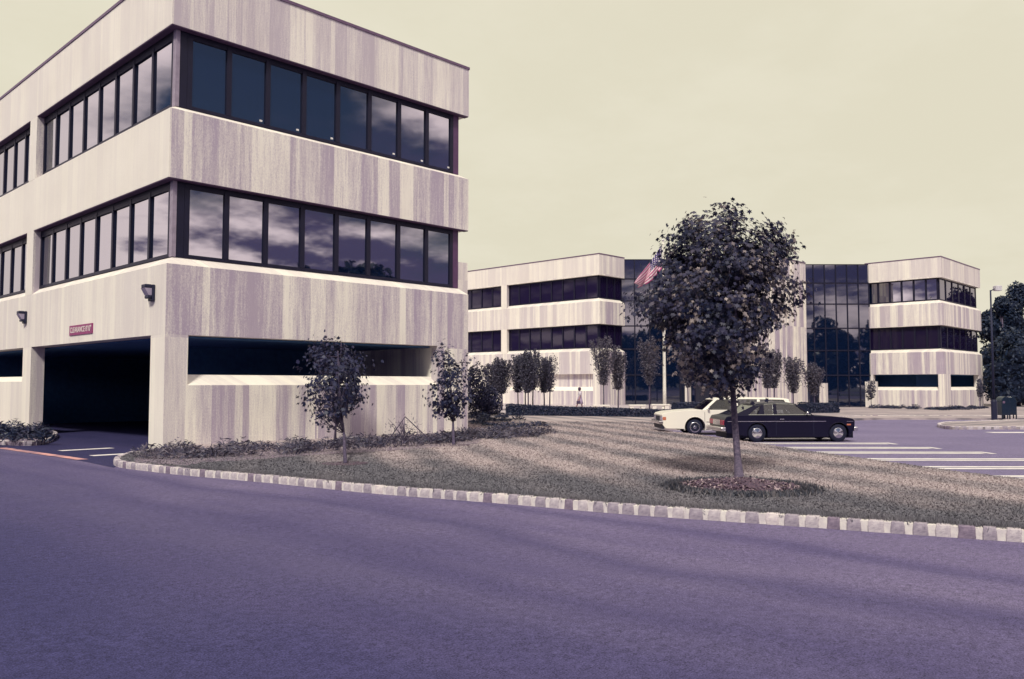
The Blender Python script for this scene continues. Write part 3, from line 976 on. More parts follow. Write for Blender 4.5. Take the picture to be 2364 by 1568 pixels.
b = MB(); b.box(xt0, tw[0], yt, yt + .8, -.8, 13.40, [.5, .5, 1.0, .5, .5, .5])
for k in range(46):
    u = xt0 + (tw[0] - xt0) * (k + .3) / 46
    b.box(u, u + (tw[0] - xt0) / 46 * .5, yt - .05, yt - .001, -.7, 13.36, 1.0)
b.build('ribbed_wall', M['concrete'], fb, fbase)
b = MB(); b.box(xt0 - .03, tw[0] + .03, yt - .08, yt + .83, 13.402, 13.48); b.build('coping', M['coping'], fb, fbase)
cpx = atd(1901, HOR, 79.3)
b = MB(); b.box(cpx[0] - .28, cpx[0] + .28, cpx[1] - .3, cpx[1] + .3, -.8, 1.85, 1.6); b.build('entrance_column', M['concrete'], fb, fbase)  # extra streak strength paints shade onto the column
cpx = atd(1588, HOR, 76.3)
b = MB(); b.box(cpx[0] - .2, cpx[0] + .2, cpx[1] - .2, cpx[1] + .2, -.8, 2.4, .9); b.build('entrance_column', M['concrete'], fb, fbase)


# ================================================================== TREES
def limb(b, p, q, r0, r1, sag=.15, n=6):
    p, q = np.array(p), np.array(q)
    pts, rr = [], []
    side = rng.normal(size=3) * np.linalg.norm(q - p) * .05
    for t in np.linspace(0, 1, n):
        m = p + (q - p) * t
        m = m + side * math.sin(math.pi * t) + np.array([0, 0, -sag * np.linalg.norm(q - p) * math.sin(math.pi * t)])
        pts.append(m); rr.append(r0 + (r1 - r0) * t)
    b.tube(pts, rr, 5)


def poly_tree(name, label, cat, group, base, d, poly, thick, trunk_path, r0, fork, n_clump, per, csize, leaf, tmpl, mat, bark, droop=.5, limbs=14, weight=None, seed=1, extra=None):
    """crown clumps fill an outline (picture units at distance d) with real depth 'thick'"""
    global rng
    rng = np.random.default_rng(seed)
    root = empty(name, base, 0, label, cat, group)
    poly = np.array(poly, float)
    lo, hi = poly.min(0), poly.max(0)
    poly = (poly - (lo + hi) / 2) * .97 + (lo + hi) / 2 + np.array([0, 4])
    lo, hi = poly.min(0), poly.max(0)
    cs = []
    while len(cs) < n_clump:
        u = lo + (hi - lo) * rng.random(2)
        if not in_poly(u[0], u[1], poly)[0]:
            continue
        if weight and rng.random() > weight(u[0], u[1]):
            continue
        cx, cy = (lo + hi) / 2
        e = ((u[0] - cx) / (hi[0] - lo[0]) * 2) ** 2 + ((u[1] - cy) / (hi[1] - lo[1]) * 2) ** 2
        w = thick * math.sqrt(max(.06, 1 - .8 * e))
        cs.append(atd(u[0], u[1], d + rng.uniform(-w, w)))
    cs = np.array(cs + ([atd(px_, py_, d + rng.uniform(-.4, .4)) for px_, py_ in extra] if extra else []))
    tb = MB()
    tr = [np.array(p) for p in trunk_path]
    L = len(tr)
    tb.tube(tr, [r0 * (1.25 if k == 0 else 1) * (1 - .65 * k / (L - 1)) for k in range(L)], 9)
    order = rng.permutation(len(cs))[:limbs]
    for k in order:
        a = fork + rng.random() * (1 - fork)
        i = min(int(a * (L - 1)), L - 2)
        p = tr[i] + (tr[i + 1] - tr[i]) * (a * (L - 1) - i)
        q = cs[k]
        if q[2] < p[2]:
            i = max(1, int(fork * (L - 1) + .5)); p = tr[i]; q = q + np.array([0, 0, .15])
        limb(tb, p, q, r0 * .28, .006, .06)
    # twigs inside clumps
    tb.build('trunk', bark, root, base, smooth=True)
    P, shade = [], []
    mid_, spr = cs.mean(0), np.abs(cs - cs.mean(0)).max(0) + .01
    for c in cs:
        edge_ = min(1.0, float(np.linalg.norm((c - mid_) / spr)))
        n = int(per * rng.uniform(.5, 1.4) * (1.2 - .5 * edge_ ** 2))
        g = rng.normal(size=(n, 3)) * csize * rng.uniform(.7, 1.25)
        g[:, 2] *= .75
        P.append(c + g)
        shade.append(np.clip(rng.normal(.42, .20) + rng.normal(size=n) * .22, 0, 1))
    P = np.concatenate(P); rv = np.concatenate(shade)
    P[:, 2] = np.maximum(P[:, 2], base[2] + .5)
    out = P - cs.mean(0)
    out[:, 2] *= .4
    nrm = out / (np.linalg.norm(out, axis=1, keepdims=True) + 1e-6) + rng.normal(size=P.shape) * .55 + np.array([0, 0, .55])
    tip = out / (np.linalg.norm(out, axis=1, keepdims=True) + 1e-6) * .4 + np.array([0, 0, -droop]) + rng.normal(size=P.shape) * .5
    V, F = leaf_arrays(P, leaf * rng.uniform(.65, 1.25, len(P)), tmpl, nrm, tip)
    me = mesh_np('crown', V - np.array(base), F, mat, rv)
    link('crown', me, root)
    return root


BIG = [(1560, 535), (1585, 505), (1625, 520), (1640, 490), (1665, 480), (1690, 482), (1700, 512), (1755, 522), (1785, 515), (1812, 545), (1822, 590), (1826, 640), (1850, 650), (1846, 690),
       (1815, 712), (1775, 742), (1748, 768), (1738, 800), (1758, 830), (1745, 862), (1708, 900), (1665, 900), (1610, 862), (1565, 832), (1535, 800), (1545, 745), (1500, 738), (1474, 715), (1470, 692),
       (1512, 672), (1535, 640), (1530, 590), (1548, 560)]
tb_ = ground(1708, 1122, off=.16)
tp = [tb_, atd(1703, 1060, 15.27), atd(1697, 980, 15.3), atd(1692, 900, 15.3), atd(1686, 800, 15.3), atd(1682, 700, 15.3), atd(1680, 600, 15.3), atd(1676, 520, 15.3)]
tp[1:4] = [p_ + RT * .0 for p_ in tp[1:4]]


def big_w(x, y):
    return .35 if (x > 1770 and y > 640) else (.8 if y < 530 else 1.0)


poly_tree('maple_tree', 'large leafy street tree in a mulch mound at the front of the lawn', 'tree', None, tb_, 15.27, BIG, 1.35, tp, .072, .50, 270, 84, .145, .092, MAPLE, M['leaf_big'], M['bark'], .8, 46, big_w, 3, [(1482, 700), (1490, 722), (1505, 705), (1515, 735), (1478, 690), (1530, 720), (1840, 665), (1835, 690), (1822, 660), (1808, 720), (1655, 492), (1690, 490), (1605, 512), (1790, 528)])

# mulch mound
b = MB()
rings = []
for r, h in ((.88, .02), (.72, .06), (.45, .11), (.2, .15), (.06, .16)):
    rings.append([gp(tb_[0] + r * math.cos(a) * (1 + .12 * math.sin(3 * a + 1)), tb_[1] + r * math.sin(a) * (1 + .12 * math.sin(2 * a)), KH - .015 + h) for a in np.linspace(0, 2 * math.pi, 28, endpoint=False)])
b.loft(rings)
mm = tag(b.build('mulch_mound', M['mulch'], smooth=True), kind='structure')
n = 2600
rr, aa = np.sqrt(rng.random(n)) * .96, rng.random(n) * 2 * math.pi
P = np.array([gp(tb_[0] + r * math.cos(a), tb_[1] + r * math.sin(a), KH + .015 + .14 * max(0, 1 - r)) for r, a in zip(rr, aa)])
nrm = rng.normal(size=(n, 3)) * .5 + np.array([0, 0, 1])
V, F = leaf_arrays(P, rng.uniform(.03, .09, n), SPRAY * np.array([1.6, 1, 1]), nrm)
mu = leaf_mat('bark_chips', (0.04, 0.03, 0.06), (0.15, 0.095, 0.14), (0.50, 0.40, 0.42), 0.0)
chips = link('bark_chips', mesh_np('bark_chips', V, F, mu))
tag(chips, 'loose bark chips on the mound around the street tree', 'mulch', kind='stuff')

# dark uncut grass round the mound
n = 4200
aa = rng.random(n) * 2 * math.pi
rr = .92 + np.abs(rng.normal(size=n)) * .16
x_, y_ = tb_[0] + rr * np.cos(aa), tb_[1] + rr * np.sin(aa)
P = np.stack([x_, y_, gz(x_, y_) + KH + .01], 1)
tip = np.stack([rng.normal(size=n) * .4, rng.normal(size=n) * .4, np.ones(n)], 1)
V, F = leaf_arrays(P, rng.uniform(.05, .13, n), SPRAY * np.array([.9, 1, 1]), np.stack([np.cos(aa), np.sin(aa), np.zeros(n)], 1) + rng.normal(size=(n, 3)) * .4, tip)
rg = link('mound_grass', mesh_np('mound_grass', V, F, leaf_mat('dark_grass', (0.035, 0.04, 0.065), (0.08, 0.085, 0.11), (0.2, 0.18, 0.2), 0.1)))
tag(rg, 'dark uncut grass round the mulch mound of the street tree', 'grass', kind='stuff')

# young trees in front of the near building
Y1P = [(712, 870), (690, 850), (700, 820), (745, 800), (790, 812), (815, 850), (820, 900), (815, 940), (790, 980), (745, 985), (728, 960), (735, 930), (700, 938), (688, 915), (712, 895)]
Y2P = [(720, 800), (742, 778), (765, 772), (800, 800), (835, 815), (843, 850), (838, 880), (828, 900), (835, 915), (815, 950), (790, 960), (770, 900), (745, 870)]
Y3P = [(1000, 830), (1005, 805), (1025, 778), (1045, 800), (1075, 795), (1084, 840), (1086, 900), (1078, 935), (1055, 965), (1025, 968), (1000, 950), (985, 895), (1003, 870)]
YG = 'young staked trees on the lawn'
d1 = 19.9
b1 = ground(797, 1069, off=KH)
poly_tree('young_tree', 'slim young tree in front of the garage wall opening, nearest the kerb', 'tree', YG, b1, d1, Y1P, .75, [b1, atd(794, 1000, d1), atd(787, 940, d1), atd(782, 870, d1), atd(780, 810, d1)], .035, .3, 70, 17, .11, .10, MAPLE, M['leaf_young'], M['twig'], .4, 30, None, 5)
d2 = 26.2
b2 = gpos(775, d2, KH)
poly_tree('young_tree', 'young tree right behind the nearer one, its thin trunk rising from the juniper bed', 'tree', YG, b2, d2, Y2P, .8, [b2, atd(775, 985, d2), atd(778, 920, d2), atd(785, 850, d2), atd(788, 790, d2)], .035, .3, 90, 25, .15, .12, MAPLE, M['leaf_young'], M['twig'], .4, 24, None, 6)
d3 = 26.6
b3 = ground(1047, 1027, off=KH)
poly_tree('young_tree', 'sparse young tree standing at the far end of the near building', 'tree', YG, b3, d3, Y3P, .8, [b3, atd(1046, 975, d3), atd(1043, 920, d3), atd(1037, 860, d3), atd(1034, 800, d3)], .04, .3, 80, 20, .12, .115, MAPLE, M['leaf_young'], M['twig'], .4, 34, None, 8)
# small dark grass rings at their feet
for q in (b1, b3):
    pts = [gp(q[0] + .5 * math.cos(a), q[1] + .5 * math.sin(a), KH - .006) for a in np.linspace(0, 2 * math.pi, 20, endpoint=False)]
    sheet('tree_pit', pts, M['mulch'])

# vase-shaped ornamental trees round the plaza
FT = [(1142, 61, 826, 52, 'narrow ornamental tree tight against the corner of the near building'),
      (1158.5, 60, 822, 46, 'ornamental tree second from the near building, its crown touching its neighbours'),
      (1196, 62, 816, 44, 'ornamental tree with dark round crown and clear bare trunk at the start of the hedge'),
      (1213, 64, 806, 40, 'ornamental tree in the dense middle of the clump, in front of the concrete bay pier'),
      (1219, 59, 812, 40, 'ornamental tree in the clump with its trunk close beside another trunk'),
      (1230, 61, 797, 58, 'tallest ornamental tree of the clump left of the walking woman'),
      (1256, 63, 820, 40, 'ornamental tree at the right side of the clump, with wedge-shaped crown'),
      (1269, 62, 812, 44, 'thin ornamental tree with sparse upright twigs, nearest the walking woman'),
      (1393, 60, 766, 62, 'broad vase-shaped ornamental tree standing behind the first white bench'),
      (1427, 61, 802, 34, 'narrow ornamental tree in front of the far concrete corner'),
      (1499, 62, 770, 50, 'upright oval ornamental tree beside the flagpole'),
      (1588, 63, 790, 44, 'ornamental tree in front of the dark glass, seen under the big street tree'),
      (1657, 64, 795, 44, 'ornamental tree in front of the dark glass, half hidden by the big tree trunk'),
      (1727, 65, 800, 40, 'ornamental tree just right of the big trunk, in front of the ribbed wall'),
      (1771, 64, 797, 42, 'ornamental tree at the middle of the ribbed wall'),
      (1787, 66, 800, 40, 'ornamental tree with its trunk close right of another one at the ribbed wall'),
      (1831, 65, 814, 46, 'ornamental tree with pointed crown at the right end of the ribbed wall'),
      (1879, 66, 832, 44, 'low ornamental tree in front of the dark glass between ribbed wall and right block')]
for k, (px, d, ytop, wpx, label) in enumerate(FT):
    rng = np.random.default_rng(100 + k)
    p = atd(px, HOR, d)
    base_ = (p[0], p[1], -.14 if px < 1800 else gz(p[0], p[1]))
    H = EYE + (HOR - ytop) * d / FPX - base_[2]
    W = wpx * d / FPX
    root = empty('ornamental_tree', base_, rng.random() * 6, label, 'tree', 'small ornamental trees round the plaza')
    fork = H * (.34 if px < 1300 else .36)
    tb = MB(); tb.tube([(0, 0, -.3), (0.02, 0, fork * .5), (0, 0.02, fork), (.03, 0, H * .8)], [.06, .05, .045, .012], 6)
    P = []
    nb_ = 15
    for j in range(nb_):
        a = j * 2.4 + rng.random()
        rr = W / 2 * 1.08 * math.sqrt((j + .6) / nb_) * rng.uniform(.85, 1.12)
        top = H * (1 - .10 * (rr / (W / 2)) ** 2) - rng.random() * .55
        pts = [np.array([rr * math.cos(a) * t ** .85, rr * math.sin(a) * t ** .85, fork * .92 + (top - fork * .92) * t]) for t in np.linspace(0, 1, 6)]
        tb.tube(pts, [.02, .016, .013, .01, .007, .004], 4)
        for t in rng.random(260 if px not in (1269,) else 90) ** .9:
            i = min(int(t * 5), 4); q = pts[i] + (pts[i + 1] - pts[i]) * (t * 5 - i)
            P.append(q + rng.normal(size=3) * (.05 + .12 * math.sin(math.pi * min(1.0, .15 + .85 * t))))
    tb.build('trunk', M['twig'], root, smooth=True)
    P = np.array(P)
    P = P[P[:, 2] > fork * .9]
    V, F = leaf_arrays(P, rng.uniform(.09, .16, len(P)), OVAL, rng.normal(size=P.shape) + np.array([0, 0, .4]))
    rv = np.clip(rng.normal(.28 if px < 1285 else .5, .2, len(P)), 0, 1)
    link('crown', mesh_np('crown', V, F, M['leaf_far'], rv), root)


# dark bushes and broad dense trees
def leafy_mass(b_, center, rad, n, size, mat, tmpl=OVAL, flat=.55, bumps=7, seed=0, lows=0.0):
    """leaf shell over a lumpy blob; returns arrays relative to b_"""
    r_ = np.random.default_rng(seed)
    lob = r_.normal(size=(bumps, 3)); lob /= np.linalg.norm(lob, axis=1, keepdims=True)
    dirs = r_.normal(size=(n, 3)); dirs /= np.linalg.norm(dirs, axis=1, keepdims=True)
    amp = 1 + .30 * np.max(np.clip((dirs @ lob.T - .72) / .28, 0, 1), axis=1) - .12
    rr = amp * (r_.random(n) ** .28)
    P = np.array(center) + dirs * rr[:, None] * np.array(rad)
    nr = dirs + r_.normal(size=(n, 3)) * .6
    return P - np.array(b_), nr


def dense_tree(name, label, cat, group, px, d, ytop, wpx, n, leaf, seed, mat, trunk=.22):
    global rng
    rng = np.random.default_rng(seed)
    p = gpos(px, d)
    H = EYE + (HOR - ytop) * d / FPX - p[2]
    W = wpx * d / FPX / 2
    root = empty(name, p, 0, label, cat, group)
    tb = MB()
    tb.tube([(0, 0, -.2), (0, 0, H * .4), (.1, 0, H * .85)], [trunk, trunk * .7, .05], 7)
    Ps, Ns, cores = [], [], MB()
    for k in range(9):
        t = k / 8
        cz = H * (.16 + .66 * t)
        ww = W * (1.05 - .5 * t * t) * rng.uniform(.55, .75)
        a = rng.random() * 6.28
        c = np.array([math.cos(a) * (W - ww) * .9, math.sin(a) * (W - ww) * .9, cz]) if k < 8 else np.array([0, 0, H * .86])
        rad = (ww, ww, min(H * .17, ww * 1.1))
        limb(tb, (0, 0, cz * .6), c, trunk * .35, .03)
        P, nr = leafy_mass((0, 0, 0), c, rad, n // 9, leaf, mat, seed=seed * 31 + k)
        Ps.append(P); Ns.append(nr)
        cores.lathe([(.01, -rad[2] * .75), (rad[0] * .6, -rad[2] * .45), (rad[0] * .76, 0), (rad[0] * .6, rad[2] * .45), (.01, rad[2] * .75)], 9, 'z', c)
    tb.build('trunk', M['bark'], root, smooth=True)
    P, nr = np.concatenate(Ps), np.concatenate(Ns)
    V, F = leaf_arrays(P, rng.uniform(.6, 1.2, len(P)) * leaf, OVAL, nr)
    cr = link('crown', mesh_np('crown', V, F, mat), root)
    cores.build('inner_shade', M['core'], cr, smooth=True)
    return root


DG = 'dark trees beside the far building'
dense_tree('dark_tree', 'dark tree touching the right end of the far building', 'tree', DG, 2318, 92, 668, 120, 8000, .42, 21, M['leaf_dark'])
dense_tree('dark_tree', 'tallest dark tree beyond the far building, behind the lamp post', 'tree', DG, 2362, 96, 640, 150, 9000, .42, 22, M['leaf_dark'])
dense_tree('dark_tree', 'dark tree beyond the mailboxes, cut by the picture edge', 'tree', DG, 2440, 90, 645, 170, 8000, .42, 23, M['leaf_dark'])
dense_tree('dark_tree', 'low dark tree filling the gap under the taller trees behind the mailboxes', 'tree', DG, 2350, 84, 760, 170, 8000, .36, 24, M['leaf_dark'])
BG_ = 'dark bushes at the end of the near building'
for k, (px, d, yt_, w_, lab) in enumerate([(1098, 52, 846, 62, 'tall dark bush against the end of the near building'), (1128, 53, 893, 58, 'lower dark bush right of the tall one at the near building end')]):
    p = gpos(px, d, KH); H = EYE + (HOR - yt_) * d / FPX - p[2]; W = w_ * d / FPX / 2
    root = empty('bush', p, 0, lab, 'bush', BG_)
    P, nr = leafy_mass((0, 0, 0), (0, 0, H * .48), (W, W, H * .56), 2600, .16, M['hedge'], seed=60 + k)
    P[:, 2] = np.abs(P[:, 2])
    V, F = leaf_arrays(P, rng.uniform(.1, .2, len(P)), OVAL, nr)
    link('foliage', mesh_np('foliage', V, F, M['leaf_young']), root)
    st = MB(); st.tube([(0, 0, -.1), (.05, 0, H * .8)], [.05, .01], 5); st.build('stem', M['twig'], root)
# small shrubs at the far right block
for k, (px, d, yt_, yb_, w_, lab) in enumerate([(2010, 74.6, 878, 938, 36, 'spindly shrub at the left corner of the far right block'), (2262, 75.4, 872, 935, 20, 'narrow shrub at the right corner of the far right block')]):
    p = gpos(px, d); H = EYE + (HOR - yt_) * d / FPX - p[2]; W = w_ * d / FPX / 2
    root = empty('shrub', p, 0, lab, 'shrub', 'shrubs at the far right block')
    P, nr = leafy_mass((0, 0, 0), (0, 0, H * .66), (W, W * .6, H * .36), 420, .16, M['hedge'], seed=70 + k)
    V, F = leaf_arrays(P, rng.uniform(.12, .22, len(P)), OVAL, nr)
    link('foliage', mesh_np('foliage', V, F, M['leaf_far'], np.clip(rng.normal(.2, .2, len(P)), 0, 1)), root)
    st = MB(); st.tube([(0, 0, -.1), (.05, 0, H * .7)], [.04, .01], 5); st.build('stem', M['twig'], root)


# hedges
def hedge(label, pts, hgt, wid, n, seed, lift=0.0):
    r_ = np.random.default_rng(seed)
    p0 = np.array(pts[0])
    root = empty('hedge', p0, 0, label, 'hedge', 'clipped hedges in front of the far building')
    path = smooth_path(pts, .5)
    T = np.gradient(path, axis=0); T /= np.linalg.norm(T, axis=1, keepdims=True)
    Nn = np.stack([-T[:, 1], T[:, 0]], 1)
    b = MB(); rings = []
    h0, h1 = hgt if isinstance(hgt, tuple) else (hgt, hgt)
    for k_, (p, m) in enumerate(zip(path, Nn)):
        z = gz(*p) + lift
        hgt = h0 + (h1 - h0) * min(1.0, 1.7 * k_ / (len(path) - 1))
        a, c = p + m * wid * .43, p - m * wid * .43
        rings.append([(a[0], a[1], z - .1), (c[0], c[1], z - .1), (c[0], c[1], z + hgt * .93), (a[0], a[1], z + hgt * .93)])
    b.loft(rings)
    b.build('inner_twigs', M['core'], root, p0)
    i = r_.integers(0, len(path) - 1, n); t = r_.random(n)
    q = path[i] + (path[i + 1] - path[i]) * t[:, None]; m = Nn[i]
    side = r_.choice((-1, 0, 1), n, p=(.32, .36, .32))
    off = np.where(side == 0, r_.uniform(-.5, .5, n), side * .5) * wid
    hgt = h0 + (h1 - h0) * np.minimum(1.0, 1.7 * i / (len(path) - 1))
    zz_ = np.where(side == 0, 1.0, r_.random(n)) * hgt * (1 + .05 * np.sin(q[:, 0] * 1.7) + r_.normal(size=n) * .03)
    P = np.stack([q[:, 0] + m[:, 0] * off, q[:, 1] + m[:, 1] * off, gz(q[:, 0], q[:, 1]) + lift + zz_], 1)
    nr = np.stack([m[:, 0] * side, m[:, 1] * side, (side == 0) * 1.0], 1) + r_.normal(size=(n, 3)) * .5
    V, F = leaf_arrays(P - p0, r_.uniform(.06, .13, n), OVAL, nr)
    link('foliage', mesh_np('foliage', V, F, M['hedge']), root)


hedge('long clipped dark hedge between the lawn and the plaza', [gpos(1172, 53.6, .1), gpos(1350, 52), gpos(1530, 50), gpos(1720, 50)], (.70, .44), .9, 11000, 41, .1)
hedge('short clipped hedge beyond the black car bonnet', [gpos(1850, 59), gpos(1926, 60)], .72, 1.0, 2600, 42, .1)
hedge('thin low hedge at the foot of the dark glass behind the benches', [gpos(1556, 56), gpos(1700, 58)], .62, .8, 3000, 43, .25)


# juniper ground cover: arching sprays
def sprays(name, label, px_poly, n, hgt, seed, off, mat, size=(.10, .24), parent=None):
    r_ = np.random.default_rng(seed)
    poly = np.array([ground(*p, off=off)[:2] for p in px_poly])
    lo, hi = poly.min(0), poly.max(0)
    nclump = max(6, n // 90)
    C = []
    while len(C) < nclump:
        q = lo + (hi - lo) * r_.random(2)
        if in_poly(q[0], q[1], poly)[0]: C.append(q)
    C = np.array(C)
    i = r_.integers(0, nclump, n)
    hh = hgt * r_.uniform(.45, 1.25, nclump)[i]
    a = r_.random(n) * 6.283; t = r_.random(n) ** .6
    rad = .42 * t
    P = np.stack([C[i, 0] + np.cos(a) * rad, C[i, 1] + np.sin(a) * rad, np.zeros(n)], 1)
    P[:, 2] = gz(P[:, 0], P[:, 1]) + off + hh * (1 - .75 * t ** 2) * r_.uniform(.15, 1.0, n)
    tip = np.stack([np.cos(a), np.sin(a), r_.normal(.5, .4, n)], 1)
    nr = np.stack([-np.sin(a) * .5, np.cos(a) * .5, np.ones(n) * .6], 1) + r_.normal(size=(n, 3)) * .6
    V, F = leaf_arrays(P, r_.uniform(size[0], size[1], n), SPRAY, nr, tip)
    o = link(name, mesh_np(name, V, F, mat))
    return tag(o, label, 'ground cover', kind='stuff')


JUN = [(330, 1052), (400, 1044), (560, 1032), (760, 1024), (1083, 1000), (1150, 996), (1290, 1000), (1230, 1008), (1090, 1018), (900, 1034), (740, 1043), (560, 1054), (450, 1062), (350, 1062)]
sprays('juniper_bed', 'low sprawling juniper along the foot of the near building', JUN, 12000, .30, 51, KH, M['juniper'], (.06, .17))
sprays('juniper_bed', 'dark low plants in the bed left of the garage entrance', [(-200, 1000), (10, 1020), (100, 1018), (122, 1008), (90, 998), (-100, 985)], 4000, .42, 52, .14, M['hedge'])
sprays('weed_patch', 'dark weeds and ground cover past the end of the near building', [(1084, 990), (1090, 945), (1170, 950), (1210, 968), (1260, 985), (1180, 1000)], 3500, .26, 53, KH, M['hedge'])
sprays('foundation_planting', 'low plants along the foot of the far right block', [(2000, 944), (2090, 945), (2185, 949), (2270, 946), (2275, 940), (2180, 944), (2010, 939)], 5200, .34, 54, .1, M['hedge'])
# a dry twiggy plant leaning in the juniper
pt = ground(935, 1030, off=KH)
tw_ = empty('dry_shrub', (pt[0], pt[1], pt[2]), 0, 'dry twiggy shrub sticking out of the juniper by the wall', 'shrub')
b = MB()
r_ = np.random.default_rng(5)
for k in range(16):
    s_ = r_.choice((-1, 1))
    a0 = np.array([RT[0] * r_.uniform(-.1, .1), RT[1] * r_.uniform(-.1, .1), .1])
    e = np.array([RT[0], RT[1], 0]) * r_.uniform(-.5, .6) + np.array([0, 0, r_.uniform(.3, .8)])
    b.tube([a0, a0 * .5 + e * .55 + np.array([0, 0, .08]), e], [.012, .008, .003], 4)
for s_ in (-.5, .75):
    top = np.array([0, 0, .82]); e = np.array([RT[0], RT[1], 0]) * s_ + np.array([0, 0, .12])
    b.tube([top, (top + e) / 2, e], [.012, .016, .012], 4)
b.build('twigs', M['twig'], tw_)
P = np.array([np.array([RT[0], RT[1], 0]) * r_.normal() * .28 + np.array([0, 0, abs(r_.normal()) * .3 + .05]) + FH * r_.normal() * .1 for _ in range(420)])
V, F = leaf_arrays(P, r_.uniform(.04, .11, len(P)), SPRAY, r_.normal(size=P.shape), r_.normal(size=P.shape) + np.array([0, 0, .8]))
tag(link('sprigs', mesh_np('sprigs', V, F, M['juniper']), tw_), kind='stuff')

# lawn blades (denser near the camera)
def blades(n, seed):
    r_ = np.random.default_rng(seed)
    poly = np.array([(p[0], p[1]) for p in lawn_pts])
    P = []
    got = 0
    while got < n:
        m = 60000
        d = 8.5 + 34 * r_.random(m) ** 1.7
        lat = r_.uniform(-.55, .68, m) * d
        x = FH[0] * d + RT[0] * lat; y = FH[1] * d + RT[1] * lat
        k = in_poly(x, y, poly)
        k &= ~((x > X0 - .2) & (x < X1 + .2) & (y > Y0 - 1.0))
        k &= ((x - tb_[0]) ** 2 + (y - tb_[1]) ** 2) > .9
        P.append(np.stack([x[k], y[k], d[k]], 1)); got += k.sum()
    P = np.concatenate(P)[:n]
    h = r_.uniform(.010, .026, n) * (1 + .015 * P[:, 2])
    a = r_.random(n) * 6.283
    w = .006 + .0009 * P[:, 2]
    bx, by = np.cos(a) * w, np.sin(a) * w
    lx, ly = r_.normal(size=n) * .02, r_.normal(size=n) * .02
    z = gz(P[:, 0], P[:, 1]) + KH - .02
    V = np.stack([np.stack([P[:, 0] - bx, P[:, 1] - by, z], 1), np.stack([P[:, 0] + bx, P[:, 1] + by, z], 1), np.stack([P[:, 0] + lx, P[:, 1] + ly, z + h], 1)], 1).reshape(-1, 3)
    return V, np.arange(3 * n).reshape(n, 3)


V, F = blades(230000, 77)
tag(link('lawn_grass', mesh_np('lawn_grass', V, F, M['blade'])), 'short mown grass covering the lawn', 'grass', kind='stuff')
# longer tufts along the kerb
r_ = np.random.default_rng(3)
n = 26000
i = r_.integers(60, len(kp) - 1, n)
q = kin[i] + r_.normal(size=(n, 2)) * .05 + np.stack([-T[i, 1], T[i, 0]], 1) * np.abs(r_.normal(size=n))[:, None] * .12
h = r_.uniform(.03, .09, n)
a = r_.random(n) * 6.283
bx, by = np.cos(a) * .009, np.sin(a) * .009
z = gz(q[:, 0], q[:, 1]) + KH - .03
ln = r_.normal(size=(n, 2)) * .03
V = np.stack([np.stack([q[:, 0] - bx, q[:, 1] - by, z], 1), np.stack([q[:, 0] + bx, q[:, 1] + by, z], 1), np.stack([q[:, 0] + ln[:, 0], q[:, 1] + ln[:, 1], z + h], 1)], 1).reshape(-1, 3)
tag(link('kerb_grass', mesh_np('kerb_grass', V, np.arange(3 * n).reshape(n, 3), M['blade'])), 'longer uncut grass fringe along the granite kerb', 'grass', kind='stuff')

# the woods all around, seen in the windows
r_ = np.random.default_rng(9)
Ps, Ns = [], []
trunks = MB()
for k in range(74):
    a = YAW + math.radians(62 + (360 - 62 - 70) * (k + r_.random() * .8) / 74)
    rad = r_.uniform(74, 96)
    back_ = abs(((a - YAW - math.pi) + math.pi) % (2 * math.pi) - math.pi) < .55
    side_ = math.sin(a) < -.5 and math.cos(a) > .2
    H = r_.uniform(15, 20) if back_ else (r_.uniform(11, 21) if side_ else r_.uniform(10, 16))
    c = np.array([math.cos(a) * rad, math.sin(a) * rad])
    g0 = -.6
    for j in range(5):
        cz = H * (.25 + .15 * j)
        w = (5.2 - .55 * j) * r_.uniform(.75, 1.1)
        P, nr = leafy_mass((0, 0, 0), (c[0] + r_.normal() * 1.6, c[1] + r_.normal() * 1.6, cz + g0), (w, w, H * .17), 230, 1.0, None, seed=500 + k * 7 + j)
        Ps.append(P); Ns.append(nr)
    trunks.tube([(c[0], c[1], g0 - .4), (c[0], c[1], H * .8)], [.3, .1], 5)
P, nr = np.concatenate(Ps), np.concatenate(Ns)
rng = np.random.default_rng(4)
V, F = leaf_arrays(P, rng.uniform(.7, 1.7, len(P)), OVAL * np.array([1.4, 1, 1]), nr)
w_o = link('woods', mesh_np('woods', V, F, M['leaf_dark']))
tag(w_o, 'dark belt of woods across the road, seen reflected in the windows', 'woods', kind='stuff')
trunks.build('trunks', M['bark'], w_o)


# ================================================================== CARS
def arc(cx, cz, r, a0, a1, n):
    return [(cx + r * math.cos(math.radians(a)), cz + r * math.sin(math.radians(a))) for a in np.linspace(a0, a1, n)]


